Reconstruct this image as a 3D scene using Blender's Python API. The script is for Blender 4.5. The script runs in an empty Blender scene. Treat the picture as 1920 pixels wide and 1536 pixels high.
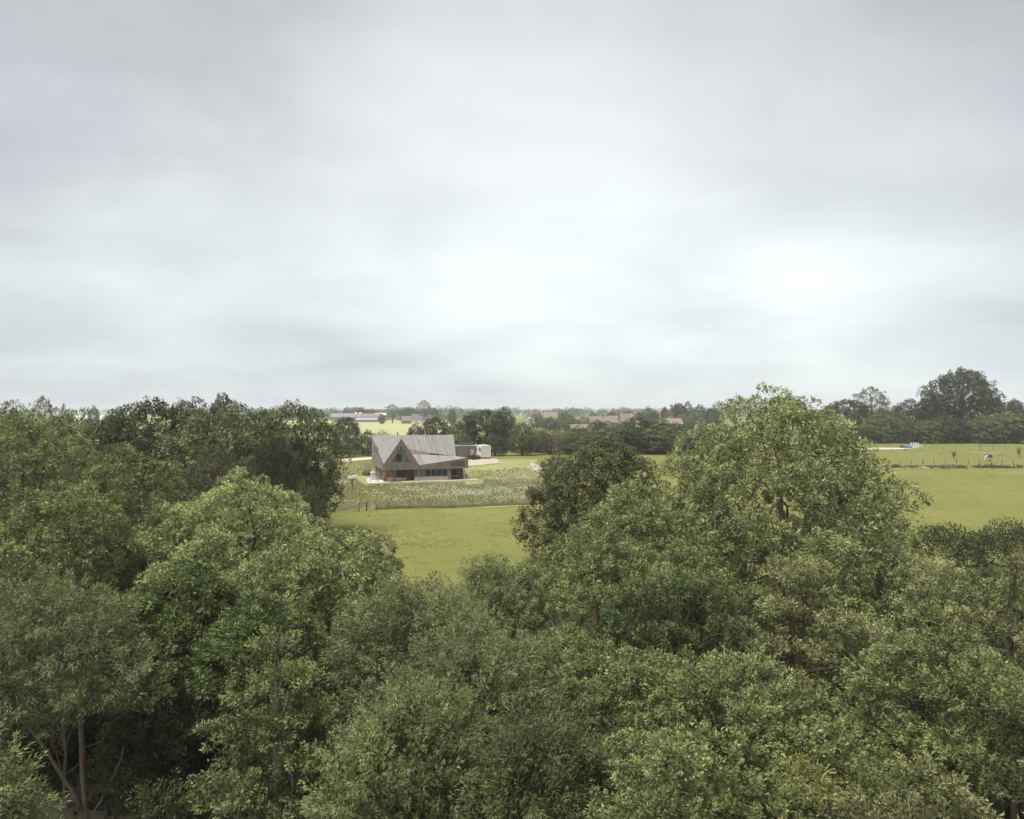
import bpy, math, random
import numpy as np
from mathutils import Vector, Matrix
R_ = math.radians
sc = bpy.context.scene
COL = sc.collection
random.seed(7)

# ------------------------------------------------------------------ camera
CAMZ = 15.0
F = 1420.0                       # focal length in pixels of the 1920 px wide photograph
cam = bpy.data.cameras.new('camera')
cam.sensor_width = 36.0
cam.lens = 36.0 * F / 1920.0
cam.clip_start = 0.5
cam.clip_end = 30000.0
camo = bpy.data.objects.new('camera', cam)
camo.location = (0, 0, CAMZ)
camo.rotation_euler = (R_(90), 0, 0)
COL.objects.link(camo)
sc.camera = camo

# ------------------------------------------------------------------ exposure
vs = sc.view_settings
vs.view_transform = 'Standard'
vs.look = 'None'
vs.gamma = 1.0
vs.use_curve_mapping = False
EXPOSURE = 2.05
vs.exposure = EXPOSURE
SUN_EL, SUN_AZ = 66.0, -125.0     # azimuth clockwise from +Y (behind the camera, to the left)
cy = sc.cycles
cy.max_bounces = 6
cy.diffuse_bounces = 2
cy.glossy_bounces = 2
cy.transmission_bounces = 3
cy.transparent_max_bounces = 4
cy.volume_bounces = 0
cy.use_denoising = True

# ------------------------------------------------------------------ sky
world = bpy.data.worlds.new('World')
sc.world = world
world.use_nodes = True
nt = world.node_tree
nt.nodes.clear()


class NT:
    def __init__(s, tree):
        s.t = tree

    def n(s, typ, **kw):
        nd = s.t.nodes.new(typ)
        for k, v in kw.items():
            setattr(nd, k, v)
        return nd

    def set(s, sock, v):
        if hasattr(v, 'is_output'):
            s.t.links.new(v, sock)
        else:
            sock.default_value = v

    def math(s, op, a, b=0.0, c=0.0, clamp=False):
        nd = s.n('ShaderNodeMath', operation=op)
        nd.use_clamp = clamp
        s.set(nd.inputs[0], a)
        s.set(nd.inputs[1], b)
        s.set(nd.inputs[2], c)
        return nd.outputs[0]

    def vmath(s, op, a, b=(0, 0, 0)):
        nd = s.n('ShaderNodeVectorMath', operation=op)
        s.set(nd.inputs[0], a)
        s.set(nd.inputs[1], b)
        return nd

    def mix(s, f, a, b, blend='MIX'):
        nd = s.n('ShaderNodeMix', data_type='RGBA', blend_type=blend)
        s.set(nd.inputs[0], f)
        s.set(nd.inputs[6], a)
        s.set(nd.inputs[7], b)
        return nd.outputs[2]

    def ramp(s, f, stops, interp='LINEAR'):
        nd = s.n('ShaderNodeValToRGB')
        cr = nd.color_ramp
        cr.interpolation = interp
        while len(cr.elements) < len(stops):
            cr.elements.new(0.5)
        for e, (p, c) in zip(cr.elements, stops):
            e.position = p
            e.color = c if len(c) == 4 else (*c, 1)
        s.set(nd.inputs[0], f)
        return nd.outputs[0]

    def noise(s, vec, scale, detail=3.0, rough=0.5, dist=0.0):
        nd = s.n('ShaderNodeTexNoise')
        if vec is not None:
            s.set(nd.inputs['Vector'], vec)
        nd.inputs['Scale'].default_value = scale
        nd.inputs['Detail'].default_value = detail
        nd.inputs['Roughness'].default_value = rough
        nd.inputs['Distortion'].default_value = dist
        return nd

    def mr(s, v, a, b, c, d, smooth=False):
        nd = s.n('ShaderNodeMapRange')
        nd.interpolation_type = 'SMOOTHSTEP' if smooth else 'LINEAR'
        s.set(nd.inputs[0], v)
        for i, x in enumerate((a, b, c, d)):
            nd.inputs[1 + i].default_value = x
        return nd.outputs[0]


w = NT(nt)
tc = w.n('ShaderNodeTexCoord')
D = tc.outputs['Generated']
sep = w.n('ShaderNodeSeparateXYZ')
nt.links.new(D, sep.inputs[0])
zc = w.math('MAXIMUM', sep.outputs[2], 0.0)
# cloud sheet: directions projected on a flat layer
den = w.math('ADD', zc, 0.26)
comb = w.n('ShaderNodeCombineXYZ')
w.set(comb.inputs[0], w.math('DIVIDE', sep.outputs[0], den))
w.set(comb.inputs[1], w.math('DIVIDE', sep.outputs[1], den))
n1 = w.noise(comb.outputs[0], 1.5, 4.5, 0.50, 0.5)
lump = w.noise(w.vmath('MULTIPLY', D, (2.4, 2.4, 4.6)).outputs[0], 1.0, 3.0, 0.45, 0.4)
sc2 = w.vmath('MULTIPLY', comb.outputs[0], (0.55, 1.5, 1.0))
n2 = w.noise(sc2.outputs[0], 1.9, 4.0, 0.5, 0.4)
base = w.ramp(zc, [(0.0, (.665, .722, .745)), (0.05, (.705, .755, .770)), (0.16, (.750, .790, .796)), (0.30, (.665, .700, .712)),
                   (0.46, (.570, .594, .602)), (1.0, (.55, .574, .582))])


def lobe(az, el, a0, a1):
    d = (math.sin(R_(az)) * math.cos(R_(el)), math.cos(R_(az)) * math.cos(R_(el)), math.sin(R_(el)))
    dot = w.vmath('DOT_PRODUCT', D, d).outputs['Value']
    return w.mr(dot, math.cos(R_(a1)), math.cos(R_(a0)), 0.0, 1.0, True)


g1 = lobe(13, 15.0, 1, 30)
g2 = lobe(-1, 18, 1, 18)
gl = lobe(-62, 6, 5, 45)
glow = w.math('ADD', w.math('MULTIPLY', g1, 0.20), w.math('MULTIPLY', g2, 0.15))
cl = w.math('ADD', w.math('MULTIPLY', w.math('SUBTRACT', n1.outputs[0], 0.5), 0.56), w.math('MULTIPLY', w.math('SUBTRACT', n2.outputs[0], 0.5), 0.26))
fac = w.math('ADD', w.math('ADD', 1.0, cl), glow)
fac = w.math('SUBTRACT', fac, w.math('MULTIPLY', gl, 0.09))
fac = w.math('ADD', fac, w.math('MULTIPLY', w.math('SUBTRACT', lump.outputs[0], 0.5), 0.42))
fac = w.math('SUBTRACT', fac, w.math('MULTIPLY', lobe(36, 21, 2, 20), 0.13))


ccol = w.n('ShaderNodeCombineColor')
for i in range(3):
    w.set(ccol.inputs[i], fac)
cloud = w.mix(1.0, base, ccol.outputs[0], 'MULTIPLY')
# thick cloud is bluer-grey, thin cloud whiter
tintc = w.ramp(w.mr(fac, 0.7, 1.3, 0.0, 1.0), [(0.0, (.985, .99, 1.008)), (0.55, (.995, 1.0, 1.0)), (1.0, (1.0, 1.0, .985))])
cloud = w.mix(1.0, cloud, tintc, 'MULTIPLY')
sky = w.n('ShaderNodeTexSky', sky_type='NISHITA')
sky.sun_disc = False
sky.sun_elevation = R_(SUN_EL)
sky.sun_rotation = R_(SUN_AZ)
# Background strength 0.1: the cloud layer is scaled to sit on the same physical range as the sky behind it
cscale = w.vmath('SCALE', cloud)
cscale.inputs[3].default_value = 10.0 / (2 ** EXPOSURE)
mixs = w.mix(0.975, sky.outputs[0], cscale.outputs[0])
bg = w.n('ShaderNodeBackground')
bg.inputs[1].default_value = 0.1
nt.links.new(mixs, bg.inputs[0])
wo = w.n('ShaderNodeOutputWorld')
nt.links.new(bg.outputs[0], wo.inputs[0])

# ------------------------------------------------------------------ sun behind the cloud
sun = bpy.data.lights.new('sun', 'SUN')
sun.energy = 1.5
sun.angle = R_(36)
sun.color = (1.0, .965, .90)
suno = bpy.data.objects.new('sun', sun)
sd = Vector((math.sin(R_(SUN_AZ)) * math.cos(R_(SUN_EL)), math.cos(R_(SUN_AZ)) * math.cos(R_(SUN_EL)), math.sin(R_(SUN_EL))))
suno.rotation_euler = sd.to_track_quat('Z', 'Y').to_euler()
suno.location = (0, 0, 60)
COL.objects.link(suno)


# ================================================================== helpers
def smooth(a, b, x):
    t = np.clip((x - a) / (b - a), 0, 1)
    return t * t * (3 - 2 * t)


def terr(x, y):
    x = np.asarray(x, float)
    y = np.asarray(y, float)
    wl = smooth(-26, -17, x)
    wr = smooth(0, 40, x)
    a = (172 * (1 - wl) + 163 * wl) * (1 - wr) + 130 * wr
    b = (200 * (1 - wl) + 181 * wl) * (1 - wr) + 190 * wr
    z = 3.0 * smooth(a, b, y)
    und = 0.16 * np.sin(x * .11 + 1) * np.sin(y * .09) + 0.07 * np.sin(x * .31 + y * .17)
    und = und * (1 - smooth(135, 150, y)) * smooth(20, 40, y)
    return z + und


def tz(x, y):
    return float(terr(x, y))


def at(px, y_dist, z=None):
    """world point seen at photo column px, y_dist metres away, on the ground"""
    X = (px - 960) / F * y_dist
    return (X, y_dist, tz(X, y_dist) if z is None else z)


def zpix(py, y_dist):
    return CAMZ - (py - 768) / F * y_dist


def mesh_obj(name, verts, faces, mat=None, parent=None, smooth_=False):
    me = bpy.data.meshes.new(name)
    me.from_pydata([tuple(map(float, v)) for v in verts], [], faces)
    me.update()
    if smooth_:
        me.polygons.foreach_set('use_smooth', [True] * len(me.polygons))
    o = bpy.data.objects.new(name, me)
    COL.objects.link(o)
    if mat:
        me.materials.append(mat)
    if parent:
        o.parent = parent
    return o


class MB:
    """collects simple solids; build() links them as ONE mesh object"""

    def __init__(s):
        s.v, s.f, s.t = [], [], []

    def add(s, vs, fs, tint=0.5):
        b = len(s.v)
        s.v += [tuple(v) for v in vs]
        s.f += [tuple(i + b for i in f) for f in fs]
        s.t += [tint] * len(vs)
        return s

    def box(s, x0, y0, z0, x1, y1, z1, tint=0.5):
        vs = [(x, y, z) for z in (z0, z1) for y in (y0, y1) for x in (x0, x1)]
        return s.add(vs, [(0, 2, 3, 1), (4, 5, 7, 6), (0, 1, 5, 4), (2, 6, 7, 3), (0, 4, 6, 2), (1, 3, 7, 5)], tint)

    def prism(s, poly, off, tint=0.5):
        n = len(poly)
        top = [tuple(p[i] + off[i] for i in range(3)) for p in poly]
        fs = [tuple(range(n - 1, -1, -1)), tuple(range(n, 2 * n))]
        fs += [(i, (i + 1) % n, n + (i + 1) % n, n + i) for i in range(n)]
        return s.add(list(poly) + top, fs, tint)

    def tube(s, pts, rads, k=6, tint=0.5, cap=True):
        pts = [Vector(p) for p in pts]
        vs, fs = [], []
        for i, p in enumerate(pts):
            d = (pts[min(i + 1, len(pts) - 1)] - pts[max(i - 1, 0)])
            d = d.normalized() if d.length > 1e-6 else Vector((0, 0, 1))
            ref = Vector((1, 0, 0)) if abs(d.x) < .8 else Vector((0, 1, 0))
            u = d.cross(ref).normalized()
            vv = d.cross(u)
            for j in range(k):
                a = 2 * math.pi * j / k
                vs.append(p + (u * math.cos(a) + vv * math.sin(a)) * rads[i])
        for i in range(len(pts) - 1):
            for j in range(k):
                fs.append((i * k + j, i * k + (j + 1) % k, (i + 1) * k + (j + 1) % k, (i + 1) * k + j))
        if cap:
            fs.append(tuple(range(k - 1, -1, -1)))
            fs.append(tuple((len(pts) - 1) * k + j for j in range(k)))
        return s.add(vs, fs, tint)

    def build(s, name, mat, parent=None, smooth_=False, bevel=0.0):
        o = mesh_obj(name, s.v, s.f, mat, parent, smooth_)
        at_ = o.data.attributes.new('tint', 'FLOAT', 'POINT')
        at_.data.foreach_set('value', np.array(s.t, dtype=np.float32))
        if bevel:
            m = o.modifiers.new('bevel', 'BEVEL')
            m.width = bevel
            m.segments = 2
            m.limit_method = 'ANGLE'
        return o


def empty(name, loc, rz=0.0):
    o = bpy.data.objects.new(name, None)
    o.location = loc
    o.rotation_euler = (0, 0, rz)
    o.empty_display_size = .3
    COL.objects.link(o)
    return o


def tag(o, label=None, cat=None, group=None, kind=None):
    if label:
        o['label'] = label
    if cat:
        o['category'] = cat
    if group:
        o['group'] = group
    if kind:
        o['kind'] = kind
    return o


def kids(o):
    return [c for c in bpy.data.objects if c.parent == o]


def copy_tree(o, children, leaf=None):
    c = o.copy()
    COL.objects.link(c)
    for ch in children:
        d = ch.copy()
        d.parent = c
        COL.objects.link(d)
        if leaf and ch.name.startswith('crown'):
            d.material_slots[0].link = 'OBJECT'
            d.material_slots[0].material = leaf
    return c


# ------------------------------------------------------------------ materials
def new_mat(name):
    m = bpy.data.materials.new(name)
    m.use_nodes = True
    m.node_tree.nodes.clear()
    return m, NT(m.node_tree)


def finish(g, shader):
    o = g.n('ShaderNodeOutputMaterial')
    g.t.links.new(shader, o.inputs[0])


def surf(name, c1, c2=None, scale=2.0, rough=.75, spec=.3, bump=0.0, stretch=(1, 1, 1), tint=False, metal=0.0, detail=5.0):
    m, g = new_mat(name)
    tcn = g.n('ShaderNodeTexCoord')
    vec = g.vmath('MULTIPLY', tcn.outputs['Object'], stretch).outputs[0]
    nz = g.noise(vec, scale, detail, .6)
    c2 = c2 or tuple(x * .75 for x in c1)
    col = g.mix(g.mr(nz.outputs[0], .3, .7, 0, 1), (*c1, 1), (*c2, 1))
    if tint:
        a = g.n('ShaderNodeAttribute', attribute_name='tint')
        col = g.mix(1.0, col, g.ramp(a.outputs['Fac'], [(0, (.76, .76, .77)), (1, (1.24, 1.23, 1.20))]), 'MULTIPLY')
    p = g.n('ShaderNodeBsdfPrincipled')
    g.set(p.inputs['Base Color'], col)
    p.inputs['Roughness'].default_value = rough
    p.inputs['Specular IOR Level'].default_value = spec
    p.inputs['Metallic'].default_value = metal
    if bump:
        b = g.n('ShaderNodeBump')
        b.inputs['Strength'].default_value = bump
        b.inputs['Distance'].default_value = .05
        g.set(b.inputs['Height'], nz.outputs[0])
        g.t.links.new(b.outputs[0], p.inputs['Normal'])
    finish(g, p.outputs[0])
    return m


def leaf_mat(name, dark, mid, pale, back, transl=.17, spec=.28):
    """two-sided leaf: colour by tint (leaf age, plus some painted top light), paler underside, light passing through"""
    m, g = new_mat(name)
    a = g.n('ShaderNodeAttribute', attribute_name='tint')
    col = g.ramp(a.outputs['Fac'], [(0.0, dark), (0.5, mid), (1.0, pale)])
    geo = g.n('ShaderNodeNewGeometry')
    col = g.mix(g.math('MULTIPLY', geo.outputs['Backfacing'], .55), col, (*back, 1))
    oi = g.n('ShaderNodeObjectInfo')
    hsv = g.n('ShaderNodeHueSaturation')
    g.set(hsv.inputs['Hue'], g.mr(oi.outputs['Random'], 0, 1, .493, .507))
    g.set(hsv.inputs['Value'], g.mr(oi.outputs['Random'], 0, 1, .86, 1.14))
    g.set(hsv.inputs['Color'], col)
    col = hsv.outputs[0]
    p = g.n('ShaderNodeBsdfPrincipled')
    g.set(p.inputs['Base Color'], col)
    p.inputs['Roughness'].default_value = .5
    p.inputs['Specular IOR Level'].default_value = spec
    t = g.n('ShaderNodeBsdfTranslucent')
    g.set(t.inputs[0], g.mix(1.0, col, (1.25, 1.2, .7, 1), 'MULTIPLY'))
    ms = g.n('ShaderNodeMixShader')
    ms.inputs[0].default_value = transl
    g.t.links.new(p.outputs[0], ms.inputs[1])
    g.t.links.new(t.outputs[0], ms.inputs[2])
    finish(g, ms.outputs[0])
    return m


def grass_mat(name, c1, c2, c3, big=.05, fine=2.2, stretch=(1, 1, 1), dry=None, dryscale=.12, bump=.6):
    m, g = new_mat(name)
    tcn = g.n('ShaderNodeTexCoord')
    pos = g.vmath('MULTIPLY', tcn.outputs['Object'], stretch).outputs[0]
    nb = g.noise(pos, big, 4, .55, .4)
    nf = g.noise(pos, fine, 6, .68)
    nm = g.noise(pos, .35, 5, .6, .6)
    col = g.mix(g.mr(nb.outputs[0], .35, .65, 0, 1), (*c1, 1), (*c2, 1))
    col = g.mix(g.mr(nm.outputs[0], .52, .74, 0, .75), col, (*c3, 1))
    col = g.mix(g.mr(nf.outputs[0], .28, .74, 0, 1), g.mix(1.0, col, (.72, .75, .72, 1), 'MULTIPLY'), g.mix(1.0, col, (1.20, 1.17, 1.15, 1), 'MULTIPLY'))
    if dry:
        nd = g.noise(pos, dryscale, 5, .6, .3)
        col = g.mix(g.mr(nd.outputs[0], .60, .70, 0, .6), col, (*dry, 1))
    p = g.n('ShaderNodeBsdfPrincipled')
    g.set(p.inputs['Base Color'], col)
    p.inputs['Roughness'].default_value = .9
    p.inputs['Specular IOR Level'].default_value = .1
    b = g.n('ShaderNodeBump')
    b.inputs['Strength'].default_value = bump
    b.inputs['Distance'].default_value = .12
    g.set(b.inputs['Height'], nf.outputs[0])
    g.t.links.new(b.outputs[0], p.inputs['Normal'])
    finish(g, p.outputs[0])
    return m


def glass_mat(name, c=(.012, .017, .02), rough=.06):
    m, g = new_mat(name)
    p = g.n('ShaderNodeBsdfPrincipled')
    p.inputs['Base Color'].default_value = (*c, 1)
    p.inputs['Roughness'].default_value = rough
    p.inputs['Specular IOR Level'].default_value = .5
    finish(g, p.outputs[0])
    return m


M = {}
M['pasture'] = grass_mat('pasture_grass', (.172, .170, .047), (.142, .154, .043), (.104, .130, .039), dry=(.225, .195, .08), dryscale=.06)
M['lawn'] = grass_mat('lawn_grass', (0.211, 0.221, 0.068), (0.189, 0.211, 0.068), (0.167, 0.180, 0.063), fine=5)
M['rough'] = grass_mat('rough_grass', (0.216, 0.230, 0.090), (0.261, 0.261, 0.117), (0.171, 0.198, 0.077), big=.12, fine=1.2, dry=(0.306, 0.288, 0.153))
M['crop'] = grass_mat('young_cereal_crop', (0.360, 0.356, 0.189), (0.324, 0.333, 0.167), (0.306, 0.320, 0.158), big=.01, fine=.25, stretch=(.35, 1, 1), bump=.1)
M['farfield'] = grass_mat('far_field_grass', (0.180, 0.216, 0.072), (0.225, 0.243, 0.090), (0.153, 0.189, 0.063), big=.006, fine=.1, bump=.1)
M['gravel'] = surf('gravel', (0.396, 0.338, 0.270), (0.324, 0.279, 0.225), scale=8, rough=.95, bump=.4)
M['sand'] = surf('sand', (0.468, 0.405, 0.324), (0.414, 0.360, 0.297), scale=3, rough=.95)
M['wornearth'] = surf('worn_dry_grass', (0.270, 0.230, 0.108), (0.189, 0.194, 0.063), scale=.8, rough=.95, stretch=(.5, 1.4, 1))
M['concrete'] = surf('pale_concrete', (.52, .48, .43), (.44, .405, .365), scale=1.2, rough=.85)
M['roofwood'] = surf('weathered_roof_boards', (.252, .243, .232), (.208, .201, .192), scale=1.1, rough=.85, stretch=(1.2, .5, .5), tint=True)
M['wallwood'] = surf('weathered_wall_boards', (.212, .182, .160), (.165, .141, .125), scale=1.5, rough=.85, stretch=(2.5, 2.5, .35), tint=True)
M['garagewood'] = surf('dark_weathered_boards', (.165, .135, .118), (.128, .105, .093), scale=1.5, rough=.85, stretch=(2.5, 2.5, .35), tint=True)
M['darkwood'] = surf('dark_battens_behind', (0.077, 0.068, 0.063), scale=3, rough=.9)
M['brownwood'] = surf('brown_wall_boards', (0.194, 0.149, 0.126), (0.149, 0.117, 0.101), scale=2, rough=.85, stretch=(3, 3, .4), tint=True)
M['cedar'] = surf('cedar_boards', (0.324, 0.135, 0.072), (0.243, 0.101, 0.056), scale=1.2, rough=.7, stretch=(3, 3, .5), tint=True)
M['post'] = surf('post_wood', (0.180, 0.153, 0.122), (0.126, 0.108, 0.090), scale=4, rough=.9, stretch=(3, 3, .6))
M['darkpost'] = surf('dark_post_wood', (0.054, 0.047, 0.041), (0.036, 0.032, 0.027), scale=4, rough=.9)
M['gatewood'] = surf('pale_gate_wood', (.42, .36, .25), (.34, .29, .20), scale=3, rough=.85)
M['stone'] = surf('pale_brick_plinth', (0.378, 0.310, 0.257), (0.315, 0.261, 0.221), scale=3.2, rough=.85, stretch=(.4, .4, 6))
M['redbrick'] = surf('red_brick', (0.207, 0.095, 0.068), (0.153, 0.077, 0.059), scale=4, rough=.9, stretch=(.6, .6, 3))
M['glass'] = glass_mat('dark_glass')
M['blueglass'] = glass_mat('sky_blue_glass', (0.090, 0.126, 0.171), .12)
M['frame'] = surf('grey_metal_frame', (0.324, 0.342, 0.324), scale=3, rough=.5, spec=.4)
M['darkframe'] = surf('dark_metal_frame', (0.045, 0.050, 0.050), scale=3, rough=.45)
M['steel'] = surf('galvanised_steel', (0.495, 0.504, 0.486), (0.405, 0.414, 0.405), scale=4, rough=.45, metal=.3)
M['wire'] = surf('wire_steel', (0.198, 0.198, 0.189), scale=4, rough=.6)
M['white'] = surf('white_paint', (0.702, 0.702, 0.684), (0.630, 0.630, 0.612), scale=2, rough=.5)
M['cream'] = surf('cream_panel', (.58, .555, .47), (.52, .49, .42), scale=1.2, rough=.45)
M['trim'] = surf('white_trim', (0.765, 0.765, 0.747), scale=2, rough=.4)
M['lilac'] = surf('pale_grey_casing', (0.558, 0.540, 0.585), (0.504, 0.495, 0.540), scale=2, rough=.45)
M['black'] = surf('black_rubber', (0.016, 0.016, 0.018), scale=5, rough=.8)
M['red'] = surf('red_lens', (0.360, 0.027, 0.018), scale=5, rough=.3)
M['blue'] = surf('blue_plastic', (0.018, 0.153, 0.450), (0.013, 0.117, 0.378), scale=2, rough=.4)
M['rug'] = surf('navy_horse_rug', (0.068, 0.077, 0.180), (0.050, 0.056, 0.135), scale=3, rough=.7)
M['horse'] = surf('pale_horse_coat', (0.540, 0.486, 0.387), (0.450, 0.396, 0.315), scale=3, rough=.7)
M['solar'] = surf('dark_solar_panel', (0.020, 0.023, 0.036), (0.014, 0.018, 0.029), scale=1, rough=.55, spec=.1)
M['sofa'] = surf('charcoal_sofa_fabric', (0.050, 0.050, 0.063), scale=6, rough=.9)
M['teak'] = surf('teak_wood', (0.324, 0.257, 0.180), (0.252, 0.198, 0.140), scale=4, rough=.7)
M['bark'] = surf('brown_bark', (0.140, 0.101, 0.065), (0.077, 0.059, 0.041), scale=3, rough=.95, bump=.6, stretch=(3, 3, .6))
M['palebark'] = surf('pale_grey_bark', (0.234, 0.221, 0.171), (0.135, 0.126, 0.090), scale=4, rough=.9, bump=.3)
M['redbark'] = surf('reddish_bark', (.235, .175, .125), (.125, .095, .068), scale=5, rough=.95, bump=.8, stretch=(3, 3, .8))
M['tile_red'] = surf('red_roof_tiles', (.225, .170, .142), (.19, .145, .12), scale=.8, rough=.9)
M['tile_brown'] = surf('brown_roof_tiles', (0.203, 0.162, 0.142), (0.167, 0.135, 0.122), scale=.8, rough=.9)
M['tile_grey'] = surf('grey_slate', (0.140, 0.149, 0.167), (0.108, 0.117, 0.135), scale=.8, rough=.8)
M['sheet_grey'] = surf('grey_sheet_roof', (.215, .205, .21), (.18, .172, .18), scale=.3, rough=.7)
M['sheet_pale'] = surf('pale_sheet_roof', (.27, .285, .31), (.24, .25, .27), scale=.3, rough=.6)
M['brickpink'] = surf('pink_red_brick', (.27, .195, .158), (.22, .16, .13), scale=.8, rough=.9)
M['render'] = surf('pale_render', (0.594, 0.567, 0.513), (0.540, 0.513, 0.468), scale=.6, rough=.9)

LEAF = {
    'ash': leaf_mat('ash_leaf', (0.039, 0.053, 0.016), (0.129, 0.150, 0.045), (0.285, 0.332, 0.117), (0.191, 0.222, 0.093)),
    'bigash': leaf_mat('silvery_ash_leaf', (0.043, 0.054, 0.018), (0.157, 0.174, 0.060), (0.386, 0.404, 0.177), (0.266, 0.285, 0.142)),
    'greenash': leaf_mat('deep_green_ash_leaf', (0.034, 0.047, 0.014), (0.095, 0.126, 0.038), (0.198, 0.261, 0.078), (0.130, 0.171, 0.065)),
    'paleash': leaf_mat('pale_ash_leaf', (0.060, 0.075, 0.024), (0.200, 0.230, 0.079), (0.412, 0.448, 0.196), (0.294, 0.323, 0.152)),
    'alder': leaf_mat('alder_leaf', (0.030, 0.041, 0.012), (0.107, 0.129, 0.039), (0.278, 0.319, 0.111), (0.166, 0.193, 0.085)),
    'darkalder': leaf_mat('dark_alder_leaf', (0.020, 0.028, 0.009), (0.060, 0.076, 0.023), (0.144, 0.170, 0.052), (0.085, 0.103, 0.043)),
    'palealder': leaf_mat('pale_alder_leaf', (0.046, 0.056, 0.018), (0.164, 0.177, 0.062), (0.362, 0.380, 0.167), (0.246, 0.259, 0.132)),
    'willow': leaf_mat('willow_leaf', (0.038, 0.046, 0.016), (0.105, 0.120, 0.041), (0.211, 0.232, 0.091), (0.171, 0.185, 0.085)),
    'yellow': leaf_mat('yellow_green_leaf', (0.063, 0.073, 0.022), (0.181, 0.190, 0.057), (0.318, 0.324, 0.098), (0.239, 0.250, 0.090)),
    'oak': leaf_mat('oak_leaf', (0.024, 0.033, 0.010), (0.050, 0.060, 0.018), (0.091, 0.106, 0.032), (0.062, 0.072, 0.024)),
    'darkoak': leaf_mat('brownish_oak_leaf', (0.025, 0.030, 0.010), (0.079, 0.088, 0.027), (0.175, 0.181, 0.058), (0.104, 0.109, 0.043)),
    'maple': leaf_mat('field_maple_leaf', (0.035, 0.046, 0.014), (0.114, 0.138, 0.041), (0.251, 0.293, 0.096), (0.152, 0.177, 0.077)),
    'brown': leaf_mat('brown_green_leaf', (0.023, 0.024, 0.011), (0.067, 0.068, 0.029), (0.139, 0.134, 0.060), (0.095, 0.095, 0.048)),
    'copper': leaf_mat('copper_leaf', (0.025, 0.014, 0.018), (0.048, 0.025, 0.030), (0.077, 0.043, 0.046), (0.058, 0.034, 0.038)),
    'gold': leaf_mat('golden_leaf', (0.120, 0.115, 0.040), (0.200, 0.185, 0.065), (0.280, 0.250, 0.100), (0.220, 0.200, 0.090)),
    'hedge': leaf_mat('hawthorn_leaf', (0.017, 0.026, 0.009), (0.050, 0.065, 0.021), (0.110, 0.131, 0.039), (0.072, 0.086, 0.035)),
    'far': leaf_mat('far_tree_leaf', (0.044, 0.059, 0.021), (0.081, 0.096, 0.033), (0.126, 0.147, 0.048), (0.092, 0.107, 0.043)),
}


# ================================================================== ground
def grid_mesh(name, X, Y, Z, mat):
    """X,Y,Z 2-D arrays"""
    n, m = X.shape
    me = bpy.data.meshes.new(name)
    v = np.stack([X, Y, Z], -1).reshape(-1, 3).astype(np.float32)
    i = np.arange(n * m).reshape(n, m)
    q = np.stack([i[:-1, :-1], i[:-1, 1:], i[1:, 1:], i[1:, :-1]], -1).reshape(-1, 4)
    fill(me, v, q)
    me.materials.append(mat)
    o = bpy.data.objects.new(name, me)
    COL.objects.link(o)
    me.polygons.foreach_set('use_smooth', [True] * len(me.polygons))
    return o


def fill(me, v, f, tint=None):
    k = f.shape[1]
    me.vertices.add(len(v))
    me.vertices.foreach_set('co', np.ascontiguousarray(v, dtype=np.float32).ravel())
    me.loops.add(f.size)
    me.loops.foreach_set('vertex_index', f.astype(np.int32).ravel())
    me.polygons.add(len(f))
    me.polygons.foreach_set('loop_start', np.arange(0, f.size, k, dtype=np.int32))
    if tint is not None:
        a = me.attributes.new('tint', 'FLOAT', 'POINT')
        a.data.foreach_set('value', tint.astype(np.float32))
    me.update(calc_edges=True)


gx = np.concatenate([np.linspace(-5400, -400, 30)[:-1], np.linspace(-400, -130, 40)[:-1], np.arange(-130, 131, 2.0), np.linspace(130, 400, 40)[1:], np.linspace(400, 5400, 30)[1:]])
gy = np.concatenate([np.linspace(-300, 0, 16)[:-1], np.arange(0, 240, 2.0), np.linspace(240, 500, 30)[:-1], np.linspace(500, 5800, 40)])
GX, GY = np.meshgrid(gx, gy)
ground = grid_mesh('ground', GX, GY, terr(GX, GY), M['pasture'])
tag(ground, kind='structure')


def sheet(name, corners, mat, n=24, m=24, off=.06, kind='structure', wob=0.0):
    """four corners (x,y) -> a sheet lying on the terrain"""
    a, b, c, d = [np.array(p, float) for p in corners]
    u = np.linspace(0, 1, n)[None, :, None]
    v = np.linspace(0, 1, m)[:, None, None]
    P = (a * (1 - u) + b * u) * (1 - v) + (d * (1 - u) + c * u) * v
    X, Y = P[..., 0], P[..., 1]
    if wob:
        X = X + wob * np.sin(Y * .45 + 1.3) + wob * .6 * np.sin(Y * 1.1 + X * .3)
        Y = Y + wob * np.sin(X * .5) + wob * .6 * np.sin(X * 1.3 + 2)
    o = grid_mesh(name, X, Y, terr(X, Y) + off, mat)
    return tag(o, kind=kind)


def P2(px, d):
    return ((px - 960) / F * d, d)


M['litter'] = surf('leaf_litter', (.075, .062, .038), (.045, .042, .024), scale=1.5, rough=.95, bump=.4)
sheet('wood_floor', [(-60, 6), (70, 6), (70, 56), (-60, 56)], M['litter'], 60, 30, .05, wob=.8)
sheet('grass_clearing', [(12.0, 29), (17.5, 29), (18.5, 38), (12.6, 38)], M['pasture'], 16, 16, .10, wob=.3)
sheet('crop_field', [(-120, 300), (-30, 300), (-62, 815), (-330, 815)], M['crop'], 10, 30, .10)
sheet('far_field', [(-700, 960), (900, 960), (2600, 2600), (-2600, 2600)], M['farfield'], 20, 20, .3)
sheet('rough_grass', [(-45, 109), (5, 118), (6, 181), (-48, 187)], M['rough'], 40, 50, .05, wob=.4)
sheet('lawn', [(-29.5, 150.0), (-7.0, 156.3), (-6.0, 164), (-12, 166)], M['lawn'], 40, 24, .075, wob=.25)
sheet('gravel_drive', [P2(866, 172.5), P2(938, 176.0), P2(925, 186), P2(845, 186)], M['gravel'], 24, 14, .16, wob=.2)
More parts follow.
